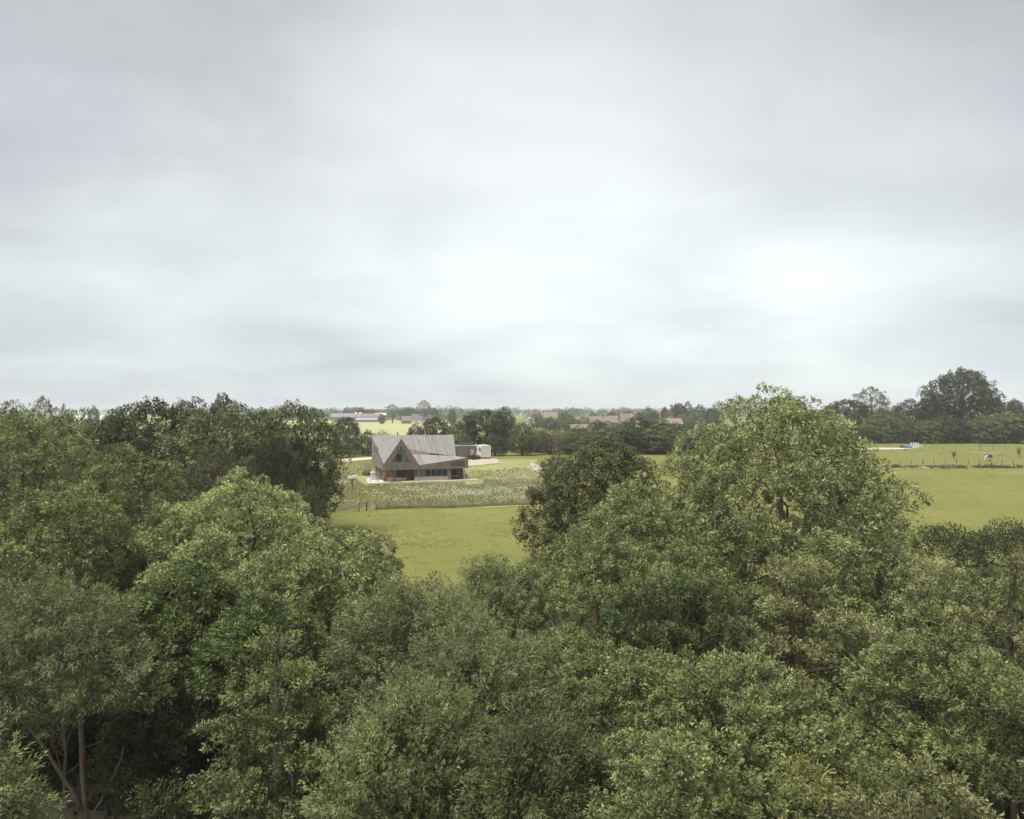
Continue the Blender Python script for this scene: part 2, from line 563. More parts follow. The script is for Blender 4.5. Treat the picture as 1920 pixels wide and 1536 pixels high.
sheet('farm_track', [P2(560, 184.5), P2(700, 191), P2(700, 194.5), P2(560, 188)], M['sand'], 20, 6, .14, wob=.2)
sheet('field_path', [P2(1000, 170), P2(1035, 164), P2(1050, 170), P2(995, 176)], M['gravel'], 16, 6, .14, wob=.2)
sheet('riding_arena', [P2(1560, 222), P2(1690, 226), P2(1730, 236), P2(1560, 236)], M['sand'], 20, 10, .12, wob=.2)


# ================================================================== trees
def nrm(a):
    return a / np.maximum(np.linalg.norm(a, axis=-1, keepdims=True), 1e-9)


def profile(kind, t):
    if kind == 'dome':
        return np.sqrt(np.clip(1 - t ** 3.0, 0, 1)) * (.80 + .20 * smooth(0, .25, t))
    if kind == 'round':
        u = np.where(t < .42, (.42 - t) / .42 * .86, (t - .42) / .58)
        return np.sqrt(np.clip(1 - u ** 2.8, .01, 1))
    if kind == 'cone':
        return (1 - t) ** .62 * (.75 + .25 * smooth(0, .2, t))
    if kind == 'spread':
        return np.clip(1 - t ** 3.0, 0, 1) ** .5 * (.55 + .45 * smooth(0, .5, t))
    return np.ones_like(t)


# leaf habits: (spray length, spray radius, leaves per spray, leaf length, leaf width, outward, radial, droop, strip)
HABIT = {
    'ash':    dict(L=.40, r=.48, n=84, ll=.21, lw=.115, ka=.7, kr=1.0, dr=.30, strip=False, puff=.95, jit=.18),
    'alder':  dict(L=.60, r=.25, n=54, ll=.125, lw=.098, ka=.8, kr=.9, dr=.1, strip=False, puff=.35, jit=.34),
    'willow': dict(L=.80, r=.26, n=54, ll=.165, lw=.058, ka=.9, kr=.5, dr=.45, strip=False, puff=.3, jit=.34),
    'oak':    dict(L=.42, r=.42, n=34, ll=.22, lw=.18, ka=.6, kr=1.0, dr=.1, strip=False, puff=.5, jit=.30),
    'pine':   dict(L=.5, r=.34, n=40, ll=.28, lw=.07, ka=1.0, kr=.8, dr=-.1, strip=False, puff=.4, jit=.3),
}


def bezier(a, b, c, n):
    t = np.linspace(0, 1, n)[:, None]
    return (1 - t) ** 2 * a + 2 * t * (1 - t) * b + t * t * c


def tree_meshes(seed, R, H, habit='ash', prof='dome', base=.15, rl=None, scale=1.0, dens=1.0, cam_dir=None, open_=.0, maxleaf=60000,
                lean=(0, 0), flat=.74, gap=1.2, trunk_r=None, fork=.25, fill_=.32, tuft_gap=1.08, tintbias=0.0):
    """returns (trunk MB, crown verts, faces, tint). scale = leaf/spray size factor"""
    rng = np.random.default_rng(seed)
    h = HABIT[habit]
    rl = rl or (.14 * R + .36)
    zb = base * H
    C = []
    ph = rng.uniform(0, 6.28, 4)
    lim = 26 + int(9 * (R / rl) ** 2)
    for i in range(2600):
        t = rng.uniform(0, 1) ** .85
        th = rng.uniform(0, 6.283)
        rr = float(profile(prof, np.array(t))) * R * (1 + .15 * math.sin(2 * th + ph[0]) + .12 * math.sin(3 * th + ph[1] + 4 * t) + .09 * math.sin(6 * th + ph[2] + 9 * t))
        f = max(rr - rl * .85, 0) * rng.uniform(.70, 1.14)
        p = np.array([f * math.cos(th) + lean[0] * t, f * math.sin(th) + lean[1] * t, zb + t * (H - zb - rl * flat * .9)])
        rad = rl * rng.uniform(.60, 1.35)
        if all(np.linalg.norm(p - c[0]) > gap * .5 * (rad + c[1]) * 1.05 for c in C):
            if rng.uniform() > open_:
                C.append((p, rad))
        if len(C) >= lim:
            break
    LC = np.array([c[0] for c in C])
    LR = np.array([c[1] for c in C])
    ctr = np.array([lean[0] * .4, lean[1] * .4, zb + (H - zb) * .35])
    # sprays on the lobes
    tr = h['r'] * scale
    TP, TD, TT = [], [], []
    for p, rad in C:
        n = int(dens * 4 * math.pi * rad * rad * .75 / (math.pi * tr * tr * 1.15 * tuft_gap ** 2)) + 4
        dv = nrm(rng.normal(size=(n, 3)))
        dv[:, 2] = np.where(dv[:, 2] < -.20, -dv[:, 2], dv[:, 2])
        q = p + dv * np.array([1, 1, flat]) * (rad * rng.uniform(.74, 1.12, (n, 1)))
        d = np.linalg.norm((q[:, None, :] - LC[None]) / np.array([1, 1, flat]), axis=-1) / LR[None]
        keep = (d < .72).sum(1) == 0
        out = nrm(q - ctr)
        ax = nrm(dv * .95 + out * .35 + np.array([0, 0, .25]))
        if cam_dir is not None:
            fac = ax @ cam_dir
            keep &= (fac > -.25) | (ax[:, 2] > .75) | (rng.uniform(size=n) < .45)
        TP.append(q[keep])
        TD.append(ax[keep])
        TT.append(np.full(keep.sum(), rng.normal(0, .09)))
    TP, TD, TT = np.concatenate(TP), np.concatenate(TD), np.concatenate(TT)
    ntuft = len(TP)
    nl = h['n']
    if ntuft * nl > maxleaf:
        sel = rng.permutation(ntuft)[:maxleaf // nl]
        TP, TD, TT = TP[sel], TD[sel], TT[sel]
        ntuft = len(TP)
    ttint = np.clip(.44 + tintbias + TT + rng.normal(0, .17, ntuft) + .06 * (TD[:, 2] - .4), 0, 1)  # upward sprays get a paler tint: top light painted into the leaf colour
    # leaves
    N = ntuft * nl
    idx = np.repeat(np.arange(ntuft), nl)
    a = TD[idx]
    rv = nrm(rng.normal(size=(N, 3)))
    rv = nrm(rv - (rv * a).sum(1, keepdims=True) * a)
    u = rng.uniform(0, 1, (N, 1))
    sz = scale * rng.uniform(.75, 1.25, (ntuft, 1))[idx]
    pos = TP[idx] + a * (u - .25) * h['L'] * sz + rv * h['r'] * sz * np.sqrt(rng.uniform(0, 1, (N, 1))) * (1.05 - .55 * u) * .8
    dr = nrm(a * h['ka'] * (.35 + u) + rv * h['kr'] + rng.normal(0, .28, (N, 3)) + np.array([0, 0, -h['dr']]))
    nn = np.array([0, 0, .42]) + a * (1.15 - h['puff']) + rv * h['puff'] + rng.normal(0, h['jit'], (N, 3))
    nn = nrm(nn - (nn * dr).sum(1, keepdims=True) * dr)
    ll = h['ll'] * scale * rng.uniform(.7, 1.25, (N, 1))
    lw = h['lw'] * scale * rng.uniform(.75, 1.2, (N, 1))
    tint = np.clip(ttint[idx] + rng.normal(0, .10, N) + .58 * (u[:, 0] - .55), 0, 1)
    # sparse inner leaves so that the crown has depth
    nf = int(N * .14 * fill_ / .35)
    li = rng.integers(0, len(C), nf)
    fp = LC[li] + nrm(rng.normal(size=(nf, 3))) * (LR[li][:, None] * rng.uniform(0, .8, (nf, 1)))
    fd = nrm(rng.normal(size=(nf, 3)) + np.array([0, 0, -.2]))
    fn = nrm(np.cross(fd, rng.normal(size=(nf, 3))))
    pos = np.concatenate([pos, fp])
    dr = np.concatenate([dr, fd])
    nn = np.concatenate([nn, fn])
    ll = np.concatenate([ll, np.full((nf, 1), h['ll'] * scale * 1.5)])
    lw = np.concatenate([lw, np.full((nf, 1), max(h['lw'], .08) * scale * 1.6)])
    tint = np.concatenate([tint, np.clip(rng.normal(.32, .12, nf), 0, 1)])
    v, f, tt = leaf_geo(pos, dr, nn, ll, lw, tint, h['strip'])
    # trunk and limbs
    mb = MB()
    r0 = trunk_r or (.026 * H + .03 * R)
    top = np.array([lean[0] * .55, lean[1] * .55, H * .78])
    nseg = 7
    ts = np.linspace(0, 1, nseg)
    wob = rng.normal(0, .02 * R, (nseg, 2))
    wob[0] = 0
    stem = [np.array([top[0] * t * t + wob[i, 0], top[1] * t * t + wob[i, 1], t * top[2]]) for i, t in enumerate(ts)]
    mb.tube(stem, [r0 * (1.25 if i == 0 else (1 - t) ** .8 + .08) for i, t in enumerate(ts)], 8)
    nm_ = min(len(C), 7)
    mains = [int(np.argmax(LC[:, 2]))]
    while len(mains) < nm_:
        dd = np.min(np.linalg.norm(LC[:, None] - LC[mains][None], axis=-1), axis=1)
        mains.append(int(np.argmax(dd)))
    nodes_, nrad = [np.array(q) for q in stem[2:]], [r0 * ((1 - t) ** .8 * .5 + .05) for t in ts[2:]]
    for mi in mains:
        p = LC[mi]
        hfrac = rng.uniform(fork * .7, fork + .35)
        k = hfrac * (nseg - 1)
        i0 = int(min(k, nseg - 2))
        st = stem[i0] * (1 - (k - i0)) + stem[i0 + 1] * (k - i0)
        L_ = np.linalg.norm(p - st)
        mid = st * .55 + p * .45 + np.array([0, 0, .18 * L_]) + rng.normal(0, .10 * L_, 3)
        rb = r0 * .42 * (1 - hfrac * .5) * rng.uniform(.8, 1.1)
        pts = bezier(st, mid, p, 8)
        pts[1:-1] += rng.normal(0, .025 * L_, (6, 3))
        rr_ = np.linspace(rb, rb * .22, 8)
        mb.tube(pts, list(rr_), 5, cap=False)
        nodes_ += [q for q in pts[2:7]]
        nrad += list(rr_[2:7] * .55)
    NA, NR = np.array(nodes_), np.array(nrad)
    hc = np.hypot(NA[:, 0], NA[:, 1])
    for li_, (p, rad) in enumerate(C):
        if li_ in mains:
            continue
        cost = np.linalg.norm(NA - p, axis=1) + 1.2 * np.maximum(NA[:, 2] - p[2], 0) + .5 * np.maximum(hc - np.hypot(p[0], p[1]), 0)
        kk = int(np.argmin(cost))
        st, rb = NA[kk], NR[kk] * rng.uniform(.5, .8)
        L_ = np.linalg.norm(p - st)
        mid = (st + p) / 2 + np.array([0, 0, .14 * L_]) * rng.uniform(-.3, 1.3) + rng.normal(0, .12 * L_, 3)
        pts = bezier(st, mid, p, 5)
        mb.tube(pts, list(np.linspace(rb, rb * .3, 5)), 4, cap=False)
        for j in range(3):
            dv = nrm(rng.normal(size=3) + np.array([0, 0, .5]) + nrm(p - ctr) * .8)
            s0 = pts[rng.integers(2, 5)]
            e = p + dv * rad * .9 * np.array([1, 1, flat])
            m2 = (s0 + e) / 2 + rng.normal(0, .14 * rad, 3)
            mb.tube(bezier(s0, m2, e, 4), [rb * .4, rb * .3, rb * .2, rb * .06 + .003], 3, cap=False)
    return mb, v, f, tt


def leaf_geo(pos, dr, nn, ll, lw, tint, strip):
    side = np.cross(dr, nn)
    N = len(pos)
    i = np.arange(N)[:, None]
    if strip:      # bent frond: two quads
        drp = np.array([0, 0, -1.0])
        m = pos + dr * ll * .5
        e = pos + dr * ll * .95 + drp * ll * .22
        v = np.stack([pos - side * lw * .25, pos + side * lw * .25, m - side * lw * .5, m + side * lw * .5, e - side * lw * .14, e + side * lw * .14], 1).reshape(-1, 3)
        f = np.concatenate([i * 6 + np.array([[0, 1, 3, 2]]), i * 6 + np.array([[2, 3, 5, 4]])])
        return v, f, np.repeat(tint, 6)
    m = pos + dr * ll * .30
    v = np.stack([pos - side * lw * .10, m + side * lw * .62, pos + dr * ll], 1)
    v[1::2, 1] = (m - side * lw * .62)[1::2]
    v = v.reshape(-1, 3)
    f = i * 3 + np.array([[0, 1, 2]])
    return v, f, np.repeat(tint, 3)


NLEAF = 0


def make_tree(name, loc, leafmat, barkmat, label, cat='tree', group=None, rz=0.0, **kw):
    global NLEAF
    mb, v, f, tt = tree_meshes(**kw)
    root = empty(name, loc, rz)
    tag(root, label, cat, group)
    tr = mb.build('trunk', barkmat, root, smooth_=True)
    me = bpy.data.meshes.new('crown')
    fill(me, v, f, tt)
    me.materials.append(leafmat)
    cr = bpy.data.objects.new('crown', me)
    cr.parent = root
    COL.objects.link(cr)
    NLEAF += len(f)
    return root, [tr, cr]


def near_tree(i, name, leaf, bark, px, ytop, wpx, d, label, cat='tree', dy=0.0, **kw):
    X = (px - 960) / F * d
    z0 = tz(X, d)
    Rr = wpx * d / F / 2
    H = zpix(ytop, d) - z0
    if kw['habit'] == 'alder' and 'rl' not in kw:
        kw = dict(kw, rl=.17 * Rr + .42, flat=.50, gap=1.62, open_=.12, fill_=.16, tuft_gap=.98)
        wpx *= 1.08
        Rr *= 1.08
    kw = dict(kw, maxleaf=int(kw['maxleaf'] * 1.6), scale=kw.get('scale', 1) * 1.0)
    cd = np.array([-X, -d, CAMZ - z0 - H * .6])
    cd /= np.linalg.norm(cd)
    return make_tree(name, (X, d, z0), LEAF[leaf], M[bark], label, cat, seed=100 + i, R=Rr, H=H, cam_dir=cd, **kw)


B = 'bark'
near = [
    # name, leaf, bark, px, ytop, width px, distance, label, kwargs
    ('ash_tree', 'bigash', B, 1460, 731, 520, 52, 'huge domed silvery green ash towering above the horizon, its brown limbs showing', dict(habit='ash', prof='dome', base=.08, rl=1.75, scale=1.12, trunk_r=.36, maxleaf=62000, gap=1.06, fill_=.7, flat=.68)),
    ('ash_tree', 'paleash', B, 1190, 893, 265, 47, 'pale grey green tree leaning out from the left foot of the huge domed ash', dict(habit='ash', prof='dome', base=.10, scale=1.0, maxleaf=26000)),
    ('oak_tree', 'darkoak', B, 1130, 826, 246, 74, 'dark brownish green oak standing alone at the right corner of the front meadow', dict(habit='oak', prof='dome', base=.03, scale=.95, rl=1.25, maxleaf=36000, fill_=.8, gap=1.0, tintbias=.04)),
    ('alder_tree', 'palealder', B, 1492, 1035, 340, 34, 'pale speckled alder directly below the centre of the huge domed ash', dict(habit='alder', prof='cone', base=0.22, scale=1.0, maxleaf=38000)),
    ('alder_tree', 'palealder', B, 1738, 1030, 290, 33, 'yellowish pale alder whose pointed top stands against the dark hedge by the right field', dict(habit='alder', prof='cone', base=0.2, scale=1.0, maxleaf=36000)),
    ('alder_tree', 'palealder', B, 1905, 1052, 210, 30, 'pale alder cut off by the right edge of the photo, beside the dark hedge', dict(habit='alder', prof='cone', base=.10, scale=1.0, maxleaf=30000)),
    ('alder_tree', 'alder', B, 1380, 1245, 430, 25, 'broad leafy alder crown with pale spray tips, standing left of the small grass clearing', dict(habit='alder', prof='dome', base=0.34, scale=.92, maxleaf=50000)),
    ('alder_tree', 'alder', B, 1782, 1185, 360, 26, 'green alder to the right of the small grass clearing', dict(habit='alder', prof='dome', base=0.32, scale=.92, maxleaf=46000)),
    ('alder_tree', 'alder', B, 1250, 1405, 330, 19.5, 'low bright alder at the bottom, just left of the yellow green bush', dict(habit='alder', prof='dome', base=0.25, scale=.85, maxleaf=30000)),
    ('yellow_bush', 'yellow', B, 1500, 1455, 130, 17.5, 'small yellow green bush at the bottom below the grass clearing', dict(habit='alder', prof='dome', base=.05, scale=.75, maxleaf=14000)),
    ('alder_tree', 'palealder', B, 1735, 1440, 330, 17.5, 'pale alder top poking up at the bottom right corner beside the yellow green bush', dict(habit='alder', prof='dome', base=.10, scale=.82, maxleaf=30000)),
    ('alder_tree', 'darkalder', B, 1905, 1330, 170, 22, 'dark green alder at the right edge above the bottom right corner', dict(habit='alder', prof='dome', base=.10, scale=.9, maxleaf=16000)),
    ('alder_tree', 'alder', B, 1118, 1005, 390, 41, 'rounded green alder in front of the dark lone oak', dict(habit='alder', prof='dome', base=0.3, scale=1.1, maxleaf=40000)),
    ('alder_tree', 'darkalder', B, 1270, 1078, 340, 35, 'deep green alder between the huge domed ash and the rounded alder before the oak', dict(habit='alder', prof='dome', base=0.3, scale=1.05, maxleaf=34000)),
    ('alder_tree', 'alder', B, 1170, 1215, 330, 29, 'green alder standing over the dark hollow in the middle of the foreground', dict(habit='alder', prof='dome', base=0.4, scale=1.0, maxleaf=32000)),
    ('willow_tree', 'willow', B, 925, 1040, 260, 38, 'twiggy grey olive willow at the near edge of the front meadow', dict(habit='willow', prof='dome', base=.06, scale=1.0, maxleaf=36000)),
    ('willow_tree', 'willow', B, 760, 1082, 280, 33.5, 'grey olive willow rising beside the pale green ash at the meadow gap', dict(habit='willow', prof='dome', base=.08, scale=1.0, maxleaf=34000)),
    ('willow_tree', 'willow', B, 890, 1175, 480, 28, 'widest grey olive willow filling the middle of the foreground', dict(habit='willow', prof='dome', base=.08, scale=.95, maxleaf=48000)),
    ('willow_tree', 'alder', B, 770, 1290, 360, 23, 'olive green willow to the right of the pointed tree with the pale trunk', dict(habit='willow', prof='dome', base=.08, scale=.9, maxleaf=38000)),
    ('willow_tree', 'darkalder', B, 1010, 1330, 320, 21.5, 'dark olive willow at the bottom, below the hollow in the middle', dict(habit='willow', prof='dome', base=.08, scale=.9, maxleaf=34000)),
    ('alder_tree', 'alder', 'palebark', 520, 1140, 285, 27, 'pointed green tree showing a pale slender trunk, right of the black hollow', dict(habit='alder', prof='cone', base=.06, scale=.95, maxleaf=44000, fill_=.2)),
    ('ash_tree', 'paleash', B, 452, 886, 385, 49, 'brightest pale tufted ash, dome shaped, below the dark oaks on the left', dict(habit='ash', prof='dome', base=.10, scale=1.0, maxleaf=40000, flat=0.85, tintbias=0.08)),
    ('ash_tree', 'ash', B, 330, 935, 190, 51, 'olive ash between the brightest pale ash and the dark tufted one at the left', dict(habit='ash', prof='dome', base=.10, scale=1.0, maxleaf=18000)),
    ('ash_tree', 'paleash', B, 612, 985, 455, 41, 'wide pale green tufted ash sloping down to the meadow gap', dict(habit='ash', prof='dome', base=.08, scale=1.0, maxleaf=46000, flat=0.85, tintbias=-0.06)),
    ('ash_tree', 'greenash', B, 345, 1065, 300, 35, 'blue green ash above the black hollow', dict(habit='ash', prof='dome', base=.36, scale=.95, maxleaf=32000)),
    ('ash_tree', 'greenash', B, 480, 1120, 260, 33, 'deep green ash behind the pointed tree with the pale trunk', dict(habit='ash', prof='dome', base=.15, scale=.95, maxleaf=26000)),
    ('ash_tree', 'ash', B, 118, 905, 260, 46, 'dark tufted ash at the left edge with grey limbs in its gaps', dict(habit='ash', prof='dome', base=.12, scale=1.0, maxleaf=28000, gap=1.15, fill_=.15, flat=0.85)),
    ('ash_tree', 'ash', B, 40, 775, 330, 66, 'large green ash reaching the horizon at the left edge', dict(habit='ash', prof='dome', base=.08, scale=1.3, maxleaf=26000)),
    ('ash_tree', 'ash', B, 235, 838, 260, 62, 'olive feathery ash in front of the darkest oak', dict(habit='ash', prof='dome', base=.08, scale=1.25, maxleaf=22000)),
    ('willow_tree', 'willow', 'redbark', 125, 1090, 350, 28.5, 'grey olive willow with a bare reddish forked trunk at the lower left', dict(habit='willow', prof='dome', base=.46, scale=1.0, maxleaf=32000, fork=.12, trunk_r=.07, gap=1.45, open_=.3, rl=.8, fill_=.1, lean=(-1.2, 0))),
    ('ash_bush', 'alder', B, -22, 1345, 235, 18.5, 'bright green bush filling the bottom left corner', dict(habit='willow', prof='dome', base=.05, scale=.8, maxleaf=26000)),
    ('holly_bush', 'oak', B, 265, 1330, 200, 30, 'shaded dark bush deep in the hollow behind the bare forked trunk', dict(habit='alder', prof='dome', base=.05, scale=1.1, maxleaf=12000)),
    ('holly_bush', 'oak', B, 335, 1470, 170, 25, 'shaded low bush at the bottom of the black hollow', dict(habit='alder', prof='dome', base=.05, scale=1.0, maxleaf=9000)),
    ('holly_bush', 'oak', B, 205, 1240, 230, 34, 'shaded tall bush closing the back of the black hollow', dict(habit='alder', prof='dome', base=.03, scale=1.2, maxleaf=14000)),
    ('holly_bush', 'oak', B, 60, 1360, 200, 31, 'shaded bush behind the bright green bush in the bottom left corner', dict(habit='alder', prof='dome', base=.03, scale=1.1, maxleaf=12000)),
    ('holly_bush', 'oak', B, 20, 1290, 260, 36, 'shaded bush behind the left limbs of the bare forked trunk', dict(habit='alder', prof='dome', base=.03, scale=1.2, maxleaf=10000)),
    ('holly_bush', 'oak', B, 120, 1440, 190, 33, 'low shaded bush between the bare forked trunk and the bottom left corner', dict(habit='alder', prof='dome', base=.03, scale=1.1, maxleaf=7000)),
    ('alder_tree', 'darkalder', B, 1850, 1078, 260, 52, 'dark green low tree below the dark hedge by the right field', dict(habit='alder', prof='dome', base=.05, scale=1.3, maxleaf=16000)),
    ('alder_tree', 'darkalder', B, 1655, 1085, 150, 46, 'dark green low tree at the right foot of the huge domed ash', dict(habit='alder', prof='dome', base=.05, scale=1.25, maxleaf=12000)),
    ('alder_tree', 'alder', B, 2075, 1150, 330, 27, 'green alder just beyond the right edge of the photo, nearest the corner', dict(habit='alder', prof='dome', base=.15, scale=1.0, maxleaf=16000)),
    ('alder_tree', 'darkalder', B, 2110, 1080, 330, 38, 'dark alder beyond the right edge of the photo, behind the nearest one', dict(habit='alder', prof='dome', base=.10, scale=1.2, maxleaf=12000)),
    ('alder_tree', 'alder', B, 2060, 1420, 260, 18, 'low alder beyond the bottom right corner of the photo', dict(habit='alder', prof='dome', base=.10, scale=.95, maxleaf=10000)),
    ('willow_tree', 'willow', B, -190, 1110, 330, 29, 'grey olive willow just beyond the left edge of the photo', dict(habit='willow', prof='dome', base=.10, scale=1.1, maxleaf=14000)),
    ('ash_tree', 'ash', B, -150, 940, 300, 45, 'green ash beyond the left edge of the photo', dict(habit='ash', prof='dome', base=.10, scale=1.3, maxleaf=14000)),
    ('field_maple', 'maple', B, 1590, 1100, 160, 38, 'green maple tucked between the two pale alders below the huge domed ash', dict(habit='oak', prof='dome', base=.05, scale=.8, maxleaf=16000)),
]
for i, (nm, lf, bk, px, yt, wp, d, lab, kw) in enumerate(near):
    root_, ch_ = near_tree(i, nm, lf, bk, px, yt, wp, d, lab, cat='bush' if nm.endswith('bush') else 'tree', **kw)
    if bk == 'redbark':           # the bare forked limbs under the willow's crown
        rx, ry, rz_ = root_.location
        for pts_, r0_, r1_, dd_ in [([(166, 1560), (152, 1400), (146, 1290), (134, 1215), (130, 1150)], .20, .06, (0, -.3, -.5, -.6, -.6)),
                                    ([(160, 1530), (118, 1455), (62, 1372), (20, 1330)], .17, .05, (0, -.3, -.7, -1)),
                                    ([(146, 1345), (112, 1305), (84, 1275), (50, 1240)], .09, .035, (-.4, -.2, .2, .4)),
                                    ([(141, 1290), (118, 1245), (98, 1200)], .07, .03, (-.5, -.8, -1.0)),
                                    ([(140, 1262), (152, 1225), (168, 1180)], .06, .02, (-.5, -.3, 0)),
                                    ([(172, 1540), (200, 1480), (222, 1440), (232, 1400)], .10, .03, (0, -.6, -1.0, -1.2)),
                                    ([(150, 1320), (185, 1290), (190, 1275)], .045, .018, (-.4, -.8, -1)),
                                    ([(152, 1300), (205, 1322), (250, 1320), (300, 1322)], .05, .02, (-.4, -.4, .2, .6)),
                                    ([(150, 1300), (125, 1292), (60, 1330)], .05, .02, (-.6, -.9, -1.1)),
                                    ([(70, 1375), (78, 1330), (84, 1290)], .05, .02, (-.7, -.8, -.8))]:
            pp = [Vector(((px_ - 960) / F * (d + e_) - rx, d + e_ - ry, zpix(py_, d + e_) - rz_)) for (px_, py_), e_ in zip(pts_, dd_)]
            fine = []
            for a_, b_ in zip(pp, pp[1:]):
                for t_ in (0, .33, .66):
                    fine.append(a_.lerp(b_, t_) + Vector((random.gauss(0, .03), 0, random.gauss(0, .03))))
            fine.append(pp[-1])
            MB().tube(fine, list(np.linspace(r0_ * .60, r1_ * .5, len(fine))), 7).build('limb', M[bk], root_, smooth_=True)

# ---- dark hedge by the right field (two countable bushes grown together: one clipped hedge)
def hedge(name, p0, p1, h, wd, leaf, label, n, scale=1.0, seed=1):
    rng = np.random.default_rng(seed)
    p0, p1 = np.array(p0, float), np.array(p1, float)
    t = rng.uniform(0, 1, n)
    L = p1 - p0
    sidev = np.array([-L[1], L[0]]) / np.linalg.norm(L)
    ang = rng.uniform(-.5, math.pi + .5, n)
    bump = 1 + .16 * np.sin(t * np.linalg.norm(L) * .9) + .10 * np.sin(t * np.linalg.norm(L) * 2.3 + 1)
    rr = rng.uniform(.7, 1.08, n) * bump
    xy = p0 + t[:, None] * L + sidev * (np.cos(ang) * wd / 2 * rr)[:, None]
    z = terr(xy[:, 0], xy[:, 1]) + np.clip(.1 + (np.sin(ang) * .5 + .5) * (h - .1) * rr, .05, None)
    pos = np.column_stack([xy, z])
    a = np.column_stack([sidev[0] * np.cos(ang), sidev[1] * np.cos(ang), np.sin(ang) + .3])
    dr = nrm(a + rng.normal(0, .7, (n, 3)))
    nn = rng.normal(0, .5, (n, 3)) + a * .6 + np.array([0, 0, .6])
    nn = nrm(nn - (nn * dr).sum(1, keepdims=True) * dr)
    v, f, tt = leaf_geo(pos, dr, nn, np.full((n, 1), .24 * scale), np.full((n, 1), .15 * scale), np.clip(rng.normal(.45, .17, n), 0, 1), False)
    root = empty(name, (float(p0[0]), float(p0[1]), tz(*p0)))
    tag(root, label, 'hedge')
    v = v - np.array([p0[0], p0[1], tz(*p0)])
    me = bpy.data.meshes.new('foliage')
    fill(me, v, f, tt)
    me.materials.append(LEAF[leaf])
    o = bpy.data.objects.new('foliage', me)
    o.parent = root
    COL.objects.link(o)
    for k in range(10):
        mb = MB()
        q = p0 + L * (k + .5) / 10 - p0
        x, y = q
        zz = tz(p0[0] + x, p0[1] + y) - tz(*p0)
        mb.tube([(x, y, zz), (x + .1, y, zz + h * .4), (x + rng.normal(0, .4), y + rng.normal(0, .3), zz + h * .85)], [.07, .05, .02], 5)
        mb.build('stem', M['bark'], root)
    return root


hedge('hawthorn_hedge', P2(1735, 69), P2(2010, 71), 3.7, 5.0, 'hedge', 'dark hawthorn hedge along the near edge of the right field', 15000, 1.15, 3)
hedge('field_hedge', P2(560, 845), P2(905, 845), 5.0, 6, 'hedge', 'dark low hedge along the far side of the pale crop field', 5000, 5.0, 4)
hedge('field_hedge', P2(600, 198), P2(712, 203), .9, 1.2, 'maple', 'short low hedge beside the pale track left of the timber house', 1800, 1.0, 5)

# ---- prototypes for the middle distance
PROTO = {}


def proto(key, leaf, bark='bark', seed=1, R=6.0, H=13.0, **kw):
    PROTO[key] = (R, H, leaf, bark, seed, kw)


proto('oak', 'oak', seed=11, habit='oak', prof='round', base=.05, scale=1.3, rl=1.45, maxleaf=28900)
proto('oakb', 'oak', seed=12, habit='oak', prof='dome', base=.05, scale=1.3, rl=1.3, maxleaf=28900)
proto('maple', 'maple', seed=13, habit='oak', prof='round', base=.05, scale=1.3, rl=1.35, maxleaf=28900)
proto('mapleb', 'maple', seed=14, habit='oak', prof='dome', base=.03, scale=1.3, rl=1.25, maxleaf=30600)
proto('hedge', 'hedge', seed=15, habit='oak', prof='dome', base=.03, scale=1.3, rl=1.35, maxleaf=23800)
proto('scrub', 'brown', seed=16, habit='willow', prof='dome', base=.03, scale=1.3, rl=1.3, flat=.55, maxleaf=28900)
proto('sparse', 'far', seed=17, habit='oak', prof='spread', base=.30, scale=1.15, rl=1.1, maxleaf=15300, gap=1.5, open_=.2, fill_=.05, flat=.5)
proto('copper', 'copper', seed=18, habit='oak', prof='spread', base=.25, scale=1.2, rl=1.2, maxleaf=23800)
proto('gold', 'gold', seed=19, habit='willow', prof='round', base=.05, scale=1.6, rl=1.2, maxleaf=27200)
proto('pine', 'brown', seed=20, habit='pine', prof='spread', base=.10, scale=1.6, rl=1.25, maxleaf=34000, flat=.45, gap=1.1)
proto('grand', 'oak', seed=21, habit='oak', prof='dome', base=.15, scale=1.45, rl=1.2, R=7, H=15, maxleaf=44200, gap=1.15, fill_=.2)
proto('feather', 'ash', seed=22, habit='ash', prof='dome', base=.05, scale=1.6, rl=1.3, maxleaf=23800)
BUILT = {}


def mid_tree(key, name, px, ytop, wpx, d, label, group=None, leaf=None, cat='tree'):
    R0, H0, lf, bk, seed, kw = PROTO[key]
    X = (px - 960) / F * d
    z0 = tz(X, d)
    Rr = wpx * d / F / 2
    H = zpix(ytop, d) - z0
    rz = random.uniform(0, 6.28)
    if key not in BUILT:
        root, ch = make_tree(name, (X, d, z0), LEAF[lf], M[bk], label, cat, group, rz, seed=seed, R=R0, H=H0, **kw)
        BUILT[key] = (root, ch)
    else:
        root0, ch0 = BUILT[key]
        root = copy_tree(root0, ch0, LEAF[leaf] if leaf else None)
        root.name = name
        for k_ in ('label', 'category', 'group'):
            if k_ in root:
                del root[k_]
        tag(root, label, cat, group)
        root.location = (X, d, z0)
        root.rotation_euler = (0, 0, rz)
    root.scale = (Rr / R0, Rr / R0, H / H0)
    return root


